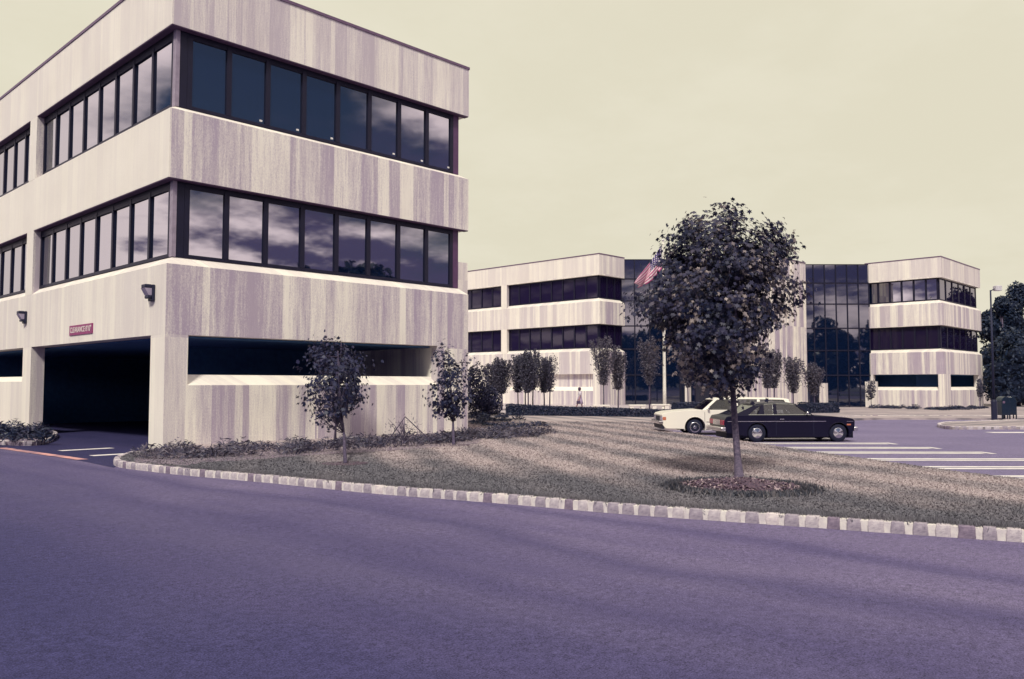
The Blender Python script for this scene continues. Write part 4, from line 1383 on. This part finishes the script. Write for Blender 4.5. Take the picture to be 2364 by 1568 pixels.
def car(name, label, spec, paint, loc, rz):
    """local x forward from the rear axle, y left, z up"""
    hw, zb, zr, tw = spec['hw'], spec['belt'], spec['roof'], spec['roof_hw']
    root = empty(name, loc, rz, label, 'car', 'cars parked behind the lawn')
    wb, wr, ar = spec['wb'], spec['wr'], spec['ar']
    # lower body outline, clockwise: from the tail along the top to the nose, then back along the sill with wheel arches
    top = spec['top']
    sill = spec['sill']
    low = [(wb + ar + .02, sill)] + arc(wb, wr, ar, -20, 200, 13) + [(wb - ar - .02, sill), (ar + .02, sill)] + arc(0, wr, ar, -20, 200, 13) + [(-ar - .02, sill + .03)]
    low = [q for q in low]
    prof = top + spec['nose'] + low + spec['tail']
    b = MB()
    rings = []
    for y, k in ((-hw + .07, .035), (-hw, 0.0), (-hw + .02, -.0), (hw - .02, 0), (hw, 0), (hw - .07, .035)):
        pass
    cz = sum(p[1] for p in prof) / len(prof)
    b.loft([[(x, -hw, z) for x, z in prof], [(x, hw, z) for x, z in prof]])
    body = b.build('body', paint, root, bevel=.045, bseg=3)
    body.data.polygons.foreach_set('use_smooth', [True] * len(body.data.polygons))
    wn_ = body.modifiers.new('wn', 'WEIGHTED_NORMAL'); wn_.keep_sharp = False
    b = MB(); b.box(-.95, wb + .6, -hw + .27, hw - .27, sill - .04, zb - .12); b.build('underbody', M['trim'], root)

    def yy(z):
        return hw - .035 + (tw - hw + .035) * (z - zb) / (zr - zb)

    def side_piece(poly, s, out=0.0, th=.04):
        a_ = [(x, s * (yy(z) + out), z) for x, z in poly]
        c_ = [(x, s * (yy(z) + out - th), z) for x, z in poly]
        return [a_, c_]
    b = MB()
    for s in (-1, 1):
        for poly in spec['pillars']:
            b.loft(side_piece(poly, s))
    b.build('pillars', paint, root)
    # roof, slightly crowned
    b = MB()
    rf = spec['roofline']
    rings = []
    for x, z in rf:
        e = yy(z)
        rings.append([(x, -e, z - .045), (x, -e, z - .01), (x, -e * .8, z + .022), (x, 0, z + .04), (x, e * .8, z + .022), (x, e, z - .01), (x, e, z - .045)])
    b.loft(rings)
    b.build('roof', spec.get('roof_mat', paint), root, smooth=False, bevel=.012)
    # glass
    for poly in spec['panes']:
        for s in (-1, 1):
            b = MB(); b.loft(side_piece(poly, s, -.018, .008)); b.build('side_window', M['car_glass'], root)
    for (xa, za, xb, zb_), nm in ((spec['shield'], 'windscreen'), (spec['back'], 'rear_window')):
        ea, eb = yy(za) - .03, yy(zb_) - .03
        dx = -.02
        b = MB(); b.loft([[(xa, -ea, za), (xa, ea, za), (xb, eb, zb_), (xb, -eb, zb_)], [(xa + dx, -ea, za - .008), (xa + dx, ea, za - .008), (xb + dx, eb, zb_ - .008), (xb + dx, -eb, zb_ - .008)]])
        b.build(nm, M['rear_glass' if nm == 'rear_window' else 'car_glass'], root)
    # wheels
    wm = None
    for x in (0, wb):
        for s in (-1, 1):
            w = None
            t = MB()
            t.lathe([(wr * .58, -.09), (wr * .90, -.095), (wr, -.06), (wr, .06), (wr * .90, .095), (wr * .58, .09)], 28, 'y')
            w = t.build('wheel', M['rubber'], root, smooth=True)
            w.location = (x, s * (hw - .13), wr)
            r_m = MB(); pr = spec['rim']
            r_m.lathe([(r * wr, -h * 1.0) for r, h in pr], 28, 'y')
            ro = r_m.build('hubcap', M['chrome'], w, smooth=True)
            if s > 0:
                ro.rotation_euler = (0, 0, math.pi)
    # bumpers, lamps, trims
    for nm, x0, x1, z0, z1, mt in spec['bumpers']:
        b = MB(); b.box(x0, x1, -hw - .01, hw + .01, z0, z1); b.build(nm, mt, root, bevel=.03)
    for nm, x0, x1, y0, y1, z0, z1, mt in spec['lamps']:
        for s in (-1, 1):
            b = MB(); b.box(x0, x1, min(s * y0, s * y1), max(s * y0, s * y1), z0, z1); b.build(nm, mt, root, bevel=.012)
    for nm, x0, x1, y0, y1, z0, z1, mt in spec['middle']:
        b = MB(); b.box(x0, x1, y0, y1, z0, z1); b.build(nm, mt, root)
    for nm, x0, x1, z0, z1, mt in spec['sides']:
        for s in (-1, 1):
            b = MB(); b.box(x0, x1, min(s * hw, s * (hw + .012)), max(s * hw, s * (hw + .012)), z0, z1); b.build(nm, mt, root)
    # seats, steering wheel
    for x in spec['seats']:
        for y in (-.38, .38):
            b = MB(); b.box(x - .25, x + .25, y - .26, y + .26, zb - .42, zb - .22); b.box(x - .36, x - .22, y - .26, y + .26, zb - .42, zb + .16)
            b.build('seat', M['seat'], root, bevel=.05)
    b = MB(); b.lathe([(.17, -.012), (.19, 0), (.17, .012), (.155, 0), (.17, -.0119)], 18, 'z'); sw = b.build('steering_wheel', M['trim'], root)
    sw.location = (spec['seats'][0] + .45, .36, zb + .02); sw.rotation_euler = (0, math.radians(60), 0)
    # wheel-well linings and door lines
    for x in spec['doors']:
        for s in (-1, 1):
            b = MB(); b.box(x, x + .012, min(s * (hw - .002), s * (hw + .003)), max(s * (hw - .002), s * (hw + .003)), sill + .06, zb - .05)
            b.build('door_gap', M['trim'], root)
    for x in spec['handles']:
        for s in (-1, 1):
            b = MB(); b.box(x, x + .14, min(s * hw, s * (hw + .03)), max(s * hw, s * (hw + .03)), zb - .13, zb - .10)
            b.build('door_handle', M['chrome'], root)
    for s in (-1, 1):                                   # chrome strip round the glass, wheel lips, mirror
        b = MB()
        xs = [q for poly in spec['panes'] for q in poly]
        x0_, x1_ = min(q[0] for q in xs), max(q[0] for q in xs)
        b.tube([(x0_, s * (hw - .028), zb + .028), (x1_, s * (hw - .028), zb + .028)], .012, 4)
        rr_ = [q for q in spec['roofline']]
        b.tube([(x, s * (yy(z) + .004), z - .035) for x, z in rr_], .012, 4)
        b.build('window_trim', M['chrome'], root)
        for x in (0, wb):
            b = MB(); b.tube([(x + (ar + .005) * math.cos(math.radians(a)), s * (hw + .001), wr + (ar + .005) * math.sin(math.radians(a))) for a in range(-15, 196, 15)], .013, 4)
            b.build('wheel_lip', spec['lip'], root)
    mx = spec['shield'][0] - .28
    for s in (-1, 1):
        b = MB(); b.box(mx, mx + .07, min(s * (hw - .02), s * (hw + .13)), max(s * (hw - .02), s * (hw + .13)), zb + .03, zb + .13)
        b.build('wing_mirror', M['chrome'], root, bevel=.02)
    return root


coupe = dict(lip=M['black_paint'], hw=.86, roof_hw=.66, belt=.87, roof=1.27, wb=2.73, wr=.30, ar=.345, sill=.165,
             top=[(-1.08, .74), (-1.02, .84), (-.70, .89), (.2, .89), (1.9, .87), (2.5, .85), (3.0, .81), (3.22, .77)],
             nose=[(3.28, .70), (3.27, .50), (3.24, .38), (3.14, .24)], tail=[(-1.02, .30), (-1.07, .45), (-1.10, .62)],
             pillars=[[(-.80, .87), (-.30, .87), (.02, 1.12), (.30, 1.25), (.05, 1.25)], [(.0, .87), (.25, .87), (.28, 1.24), (.22, 1.24)],
                      [(.56, .87), (.68, .87), (.70, 1.26), (.60, 1.26)], [(1.80, .87), (1.92, .87), (1.36, 1.26), (1.28, 1.26)], [(-.2, .868), (1.9, .868), (1.9, .895), (-.2, .895)]],
             roofline=[(-.02, 1.225), (.25, 1.27), (.7, 1.29), (1.15, 1.28), (1.38, 1.24)],
             panes=[[(-.28, .89), (-.01, .89), (.20, 1.22), (.04, 1.12)], [(.25, .89), (.57, .89), (.60, 1.24), (.28, 1.24)], [(.68, .89), (1.80, .89), (1.30, 1.24), (.70, 1.25)]],
             shield=(1.90, .88, 1.37, 1.25), back=(-.74, .90, .02, 1.23),
             rim=[(.02, .108), (.14, .112), (.22, .100), (.5, .097), (.60, .085), (.66, .06)],
             bumpers=[('front_bumper', 3.24, 3.38, .36, .50, M['chrome']), ('rear_bumper', -1.22, -1.05, .36, .50, M['chrome'])],
             lamps=[('tail_light', -1.115, -1.08, .42, .80, .56, .72, M['red_lens']), ('headlight', 3.26, 3.295, .50, .78, .56, .70, M['lens']), ('side_marker', 3.0, 3.14, .855, .868, .55, .60, M['amber'])],
             middle=[('grille', 3.27, 3.29, -.48, .48, .54, .72, M['trim']), ('tail_panel', -1.112, -1.085, -.40, .40, .55, .73, M['chrome'])],
             sides=[('side_trim', -1.0, 2.3, .675, .695, M['chrome']), ('side_trim', 3.0, 3.22, .675, .69, M['chrome'])], seats=[1.0, .25], doors=[.62, 1.88], handles=[.75])
lc = gpos(1727, 28.35)
RZ = math.atan2(RT[1], RT[0])
car('coupe_car', 'black fastback coupe with chrome trim parked facing right, in front of the white wagon', coupe, M['black_paint'], (lc[0], lc[1], gz(lc[0], lc[1]) + .004), RZ + math.radians(3.0))

wagon = dict(lip=M['white_paint'], hw=.90, roof_hw=.68, belt=.93, roof=1.37, wb=2.83, wr=.30, ar=.40, sill=.24,
             top=[(-.98, .93), (-.9, .945), (0, .95), (2.3, .96), (2.45, .97), (3.2, .935), (3.8, .88), (4.02, .82)],
             nose=[(4.08, .77), (4.05, .52), (4.06, .40), (3.95, .26)], tail=[(-.95, .32), (-1.0, .5), (-1.0, .8)],
             pillars=[[(-.98, .94), (-.85, .94), (-.62, 1.36), (-.80, 1.36)], [(.28, .94), (.40, .94), (.40, 1.36), (.30, 1.36)],
                      [(1.15, .94), (1.27, .94), (1.25, 1.36), (1.16, 1.36)], [(2.42, .94), (2.56, .94), (2.04, 1.36), (1.92, 1.36)], [(-.95, .93), (2.5, .93), (2.5, .965), (-.95, .965)]],
             roofline=[(-.84, 1.355), (-.5, 1.38), (.6, 1.40), (1.5, 1.40), (1.9, 1.38), (2.08, 1.345)],
             panes=[[(-.84, .96), (.28, .96), (.30, 1.35), (-.64, 1.35)], [(.40, .96), (1.15, .96), (1.16, 1.35), (.40, 1.35)], [(1.27, .96), (2.40, .96), (1.93, 1.35), (1.25, 1.35)]],
             shield=(2.56, .96, 2.06, 1.36), back=(-.99, .95, -.80, 1.36),
             rim=[(.02, .10), (.15, .104), (.22, .085), (.45, .085), (.60, .100), (.68, .085), (.72, .05)],
             bumpers=[('front_bumper', 4.04, 4.20, .42, .55, M['chrome']), ('rear_bumper', -1.14, -.97, .42, .55, M['chrome'])],
             lamps=[('headlight', 4.05, 4.095, .46, .80, .56, .72, M['lens']), ('turn_lamp', 3.93, 4.06, .885, .909, .57, .70, M['amber']), ('tail_light', -1.02, -.98, .60, .86, .58, .78, M['red_lens'])],
             middle=[('grille', 4.06, 4.092, -.44, .44, .56, .72, M['trim']), ('air_dam', 4.0, 4.09, -.84, .84, .24, .41, M['trim'])],
             sides=[('side_trim', -.9, 2.4, .50, .52, M['chrome'])], seats=[1.65, .75], doors=[1.2, 2.45, .33], handles=[1.35, .5])
lw = gpos(1597 + 170, 32.6)
fw_ = gpos(1592, 32.75)
car('wagon_car', 'white estate car parked facing left, partly hidden behind the black coupe', wagon, M['white_paint'], (fw_[0] + RT[0] * 2.83, fw_[1] + RT[1] * 2.83, gz(*(fw_[:2] + RT[:2] * 2.83)) + .004), RZ + math.pi)

# ================================================================== FLAG, BENCHES, POST, MAILBOXES
dF = 62.0
pb = atd(1534, HOR, dF)
fp = empty('flagpole', (pb[0], pb[1], -.14), 0, 'tall white flagpole standing beside the third bench', 'flagpole')
Hf = EYE + (HOR - 556) * dF / FPX + .14
b = MB(); b.lathe([(.14, 0), (.125, 1.5), (.10, Hf * .5), (.06, Hf)], 14); b.build('pole', M['white_pole'], fp, smooth=True)
b = MB(); b.lathe([(.22, 0), (.22, .12), (.15, .2)], 14); b.build('base_collar', M['white_pole'], fp)
b = MB(); b.lathe([(.01, Hf - .02), (.08, Hf + .03), (.1, Hf + .1), (.06, Hf + .17), (.01, Hf + .2)], 12); b.build('finial', M['chrome'], fp, smooth=True)


def flag_mat():
    g = G('striped_flag')
    uv = g.node('ShaderNodeUVMap', uv_map='uv').outputs[0]
    sp = g.node('ShaderNodeSeparateXYZ', {0: uv})
    u, v = sp.outputs['X'], sp.outputs['Y']
    st = g.math('LESS_THAN', g.math('MODULO', g.math('MULTIPLY', v, 6.5), 1.0), 0.5)
    c = g.mixc(st, (0.78, 0.72, 0.72), (0.50, 0.07, 0.24))
    can = g.math('MULTIPLY', g.math('LESS_THAN', u, 0.4), g.math('GREATER_THAN', v, 6 / 13))
    # staggered stars as small round dots
    su = g.math('MULTIPLY', u, 6 / .4); sv = g.math('MULTIPLY', g.math('SUBTRACT', v, 6 / 13), 5 / (7 / 13))
    fu = g.math('SUBTRACT', g.math('FRACT', su), .5); fv = g.math('SUBTRACT', g.math('FRACT', sv), .5)
    rr = g.math('SQRT', g.math('ADD', g.math('MULTIPLY', fu, fu), g.math('MULTIPLY', fv, fv)))
    star = g.math('LESS_THAN', rr, .26)
    cc_ = g.mixc(star, (0.06, 0.045, 0.17), (0.75, 0.7, 0.72))
    c = g.mixc(can, c, cc_)
    return g.finish(c, .85, spec=.1)


fl = empty('flag', (pb[0], pb[1], -.14), 0, 'red white and blue striped flag hanging limp from the flagpole', 'flag')
hoist_t, hoist_b = atd(1527, 566, dF), atd(1528, 620, dF)
tip_t, tip_b = atd(1466, 650, dF - .4), atd(1472, 664, dF + .5)
nu, nv = 34, 20
vs, uvs = [], []
for j in range(nv + 1):
    v = j / nv
    for i in range(nu + 1):
        u = i / nu
        h = hoist_b + (hoist_t - hoist_b) * v
        e = tip_b + (tip_t - tip_b) * v
        p = h + (e - h) * (u ** .9)
        # cloth gathers and sags as it hangs
        p = p + FH * (.22 * math.sin(9 * u + 5 * v) * min(1, u * 3)) + np.array([0, 0, -.30 * math.sin(math.pi * u) * (1 - v * .6)]) + RT * (.10 * math.sin(7 * v + 6 * u) * u)
        vs.append(p - np.array([pb[0], pb[1], -.14])); uvs.append((u, v))
fs = [(j * (nu + 1) + i, j * (nu + 1) + i + 1, (j + 1) * (nu + 1) + i + 1, (j + 1) * (nu + 1) + i) for j in range(nv) for i in range(nu)]
me = bpy.data.meshes.new('cloth')
me.from_pydata([tuple(v) for v in vs], [], fs)
uvl = me.uv_layers.new(name='uv')
for lp in me.loops:
    uvl.data[lp.index].uv = uvs[lp.vertex_index]
me.polygons.foreach_set('use_smooth', [True] * len(me.polygons))
fo = link('cloth', me, fl, flag_mat())
sm = fo.modifiers.new('thick', 'SOLIDIFY'); sm.thickness = .01

for k, (xa, xb, d, lab) in enumerate([(1368, 1407, 58, 'pale concrete bench behind the hedge, closest to the walking woman'), (1451, 1490, 58.5, 'pale concrete bench in front of the dark glass, left of the flagpole'), (1503, 1545, 60, 'pale concrete bench at the foot of the flagpole')]):
    p = atd((xa + xb) / 2, HOR, d); L = (xb - xa) * d / FPX
    r = empty('bench', (p[0], p[1], -.14), RZ, lab, 'bench', 'pale benches on the plaza')
    b = MB(); b.box(-L / 2, L / 2, -.22, .22, .36, .46); b.build('seat', M['bench'], r, bevel=.015)
    for s in (-1, 1):
        b = MB(); b.box(s * L * .34 - .14, s * L * .34 + .14, -.18, .18, 0, .359); b.build('leg', M['bench'], r)

# lamp post
pp = ground(2296, 975)
lp_ = empty('lamp_post', (pp[0], pp[1], pp[2] + .1), 0, 'slim dark lamp post with thick base standing in front of the mailboxes', 'lamp post')
b = MB(); b.lathe([(.15, 0), (.15, 1.0), (.12, 1.12)], 10); b.build('base_cover', M['housing'], lp_)
hz = EYE + (HOR - 676) * 45.5 / FPX - pp[2]
b = MB(); b.lathe([(.065, 1.121), (.04, hz)], 10); b.build('pole', plain('lamp_pole_paint', (.018, .022, .06), rough=.6), lp_, smooth=True)
b = MB(); b.tube([(0, 0, hz - .05), (RT[0] * .3, RT[1] * .3, hz + .12)], .03, 6); b.build('arm', M['housing'], lp_)
b = MB(); b.box(-.17, .17, -.16, .16, -.14, .14); o = b.build('lamp_head', plain('pale_lamp_head', (.6, .58, .62), rough=.4), lp_, bevel=.03)
o.location = (RT[0] * .38, RT[1] * .38, hz + .1); o.rotation_euler = (0, 0, RZ)


def mailbox(loc, rz, label):
    r = empty('mailbox', loc, rz, label, 'mailbox', 'mailboxes on the traffic island')
    w, dp, h0, h1 = .27, .25, .22, .95
    pr = [(-dp, h0), (dp, h0), (dp, h1)] + [(dp * math.cos(a), h1 + .30 * math.sin(a)) for a in np.linspace(.2, math.pi - .2, 12)] + [(-dp, h1)]
    b = MB(); b.loft([[(x, -w, z) for x, z in pr], [(x, w, z) for x, z in pr]]); b.build('body', M['mailbox'], r, bevel=.012)
    for x in (-dp + .03, dp - .03):
        for y in (-w + .03, w - .03):
            b = MB(); b.box(x - .028, x + .028, y - .028, y + .028, 0, h0 - .001); b.build('leg', M['mailbox'], r)
    if rz == RZ:
        b = MB(); b.box(-.20, -.06, -w - .006, -w - .001, .88, 1.0); b.build('emblem', M['mail_label'], r)
    b = MB(); b.box(dp + .001, dp + .02, -w + .05, w - .05, .88, 1.02); b.build('chute_door', M['mailbox'], r, bevel=.008)
    return r


pm = ground(2316, 967.5, off=.12)
mailbox((pm[0], pm[1], pm[2]), RZ, 'dark mailbox with a faded emblem, nearer the lamp post').rotation_euler = (0, 0, RZ + .1)
pm = ground(2333, 966.8, off=.12)
mailbox((pm[0], pm[1], pm[2]), RZ - .25, 'dark mailbox with a shiny rounded top catching the light')

# ================================================================== WALKING WOMAN
dP = 60.0
pp = atd(1338, HOR, dP)
H = 1.66
wo_ = empty('person', (pp[0], pp[1], -.14), RZ, 'woman in a pale blouse and lilac skirt walking with a dark bag', 'person')
VV, EE, RRs = [], [], []


def V_(x, y, z, r, r2=None):
    VV.append((x, y, z)); RRs.append((r, r2 or r)); return len(VV) - 1


def chain(start, pts):
    a = start
    for p in pts:
        k = V_(*p)
        EE.append((a, k)); a = k
    return a


pel = V_(0, 0, .93, .125, .15)
chest = chain(pel, [(0, 0, 1.05, .105, .125), (.01, 0, 1.18, .105, .14), (.0, 0, 1.30, .10, .15)])
neck = chain(chest, [(0, 0, 1.39, .06), (.015, 0, 1.44, .048)])
head = chain(neck, [(.03, 0, 1.50, .075, .068), (.035, 0, 1.565, .092, .078), (.025, 0, 1.62, .07, .062)])
for s, swing in ((1, .22), (-1, -.20)):
    hip = chain(pel, [(0.02 * 0, s * .085, .88, .10)])
    chain(hip, [(swing * .5, s * .09, .68, .082), (swing * .75, s * .09, .48, .058), (swing * 1.0 - .05, s * .09, .28, .052), (swing * 1.25 - .06, s * .09, .09, .036), (swing * 1.25 + .02, s * .09, .04, .034), (swing * 1.25 + .13, s * .095, .025, .026)])
    sh = chain(chest, [(0, s * .15, 1.335, .058)])
    bend = .16 if s > 0 else -.10
    wri = chain(sh, [(-bend * .2, s * .20, 1.20, .046), (-bend * .35, s * .215, 1.05, .038), (bend * .1, s * .225, .92, .032), (bend * .5, s * .225, .82, .024)])
    wx = bend * .5
    pm_ = chain(wri, [(wx + .01, s * .225, .77, .024, .032)])
    for f, (dx, ln) in enumerate(((-.024, .062), (-.008, .072), (.008, .07), (.024, .055))):
        chain(pm_, [(wx + .01 + dx, s * .222, .745, .0085), (wx + .014 + dx, s * .218, .745 - ln * .5, .008), (wx + .022 + dx, s * .205, .745 - ln, .007)])
    chain(wri, [(wx + .035, s * .21, .79, .010), (wx + .05, s * .20, .765, .009), (wx + .055, s * .195, .742, .008)])
me = bpy.data.meshes.new('body')
me.from_pydata(VV, EE, [])
bo = link('body', me, wo_, M['skin'])
sk = bo.modifiers.new('Skin', 'SKIN')
if not me.skin_vertices:
    with bpy.context.temp_override(object=bo, active_object=bo):
        bpy.ops.mesh.customdata_skin_add()
for k, sv_ in enumerate(me.skin_vertices[0].data):
    sv_.radius = RRs[k]
    sv_.use_root = (k == 0)
bo.modifiers.new('sub', 'SUBSURF').levels = 2
bo.modifiers['sub'].render_levels = 2
# face: eyes, nose, mouth, ears
for nm, mt, pos, rad in (('eye', M['eye'], (.115, .032, 1.555), .010), ('eye', M['eye'], (.115, -.032, 1.555), .010), ('nose', M['skin'], (.125, 0, 1.53), .014),
                         ('mouth', M['lip'], (.108, 0, 1.495), .016), ('ear', M['skin'], (.03, .08, 1.55), .02), ('ear', M['skin'], (.03, -.08, 1.55), .02)):
    b = MB(); b.lathe([(.001, -rad), (rad * .7, -rad * .6), (rad, 0), (rad * .7, rad * .6), (.001, rad)], 8, 'z', pos); b.build(nm, mt, bo, smooth=True)
b = MB()
hr = [(.03, 1.675), (.085, 1.655), (.112, 1.60), (.118, 1.54), (.112, 1.47), (.09, 1.42), (.06, 1.41)]
b.loft([[(.0 + r * (1.0 if math.cos(a) < 0 else (.62 if z < 1.6 else .95)) * math.cos(a), r * math.sin(a), z) for a in np.linspace(0, 2 * math.pi, 16, endpoint=False)] for r, z in hr])
b.build('hair', M['hair'], wo_, smooth=True)
b = MB()
b.loft([[(.01 + rx * math.cos(a), ry * math.sin(a), z) for a in np.linspace(0, 2 * math.pi, 16, endpoint=False)] for rx, ry, z in ((.145, .165, .92), (.125, .145, 1.05), (.13, .165, 1.2), (.125, .185, 1.31), (.085, .12, 1.37), (.06, .07, 1.40))])
b.build('blouse', M['blouse'], wo_, smooth=True)
b = MB()
for s in (1, -1):
    bend = .16 if s > 0 else -.10
    b.tube([(0, s * .15, 1.34), (-bend * .2, s * .20, 1.20), (-bend * .33, s * .214, 1.08)], [.072, .068, .066], 10)
b.build('sleeves', M['blouse'], wo_, smooth=True)
b = MB()
b.loft([[(.01 + rx * math.cos(a) * (1 + .05 * math.sin(6 * a)), ry * math.sin(a) * (1 + .05 * math.cos(5 * a)), z) for a in np.linspace(0, 2 * math.pi, 20, endpoint=False)] for rx, ry, z in ((.128, .15, 1.0), (.165, .175, .88), (.20, .19, .70), (.26, .215, .48))])
b.build('skirt', M['skirt'], wo_, smooth=True)
bg_ = empty('handbag', (pp[0] - RT[0] * .10 - FH[0] * .27, pp[1] - RT[1] * .10 - FH[1] * .27, -.14), RZ, 'small dark handbag carried by the walking woman', 'bag')
b = MB(); b.box(-.15, .12, -.04, .04, .48, .70); b.build('pouch', M['bag'], bg_, bevel=.03)
b = MB(); b.tube([(-.10, 0, .70), (-.06, 0, .78), (.0, 0, .79), (.06, 0, .70)], .008, 5); b.build('handle', M['bag'], bg_)
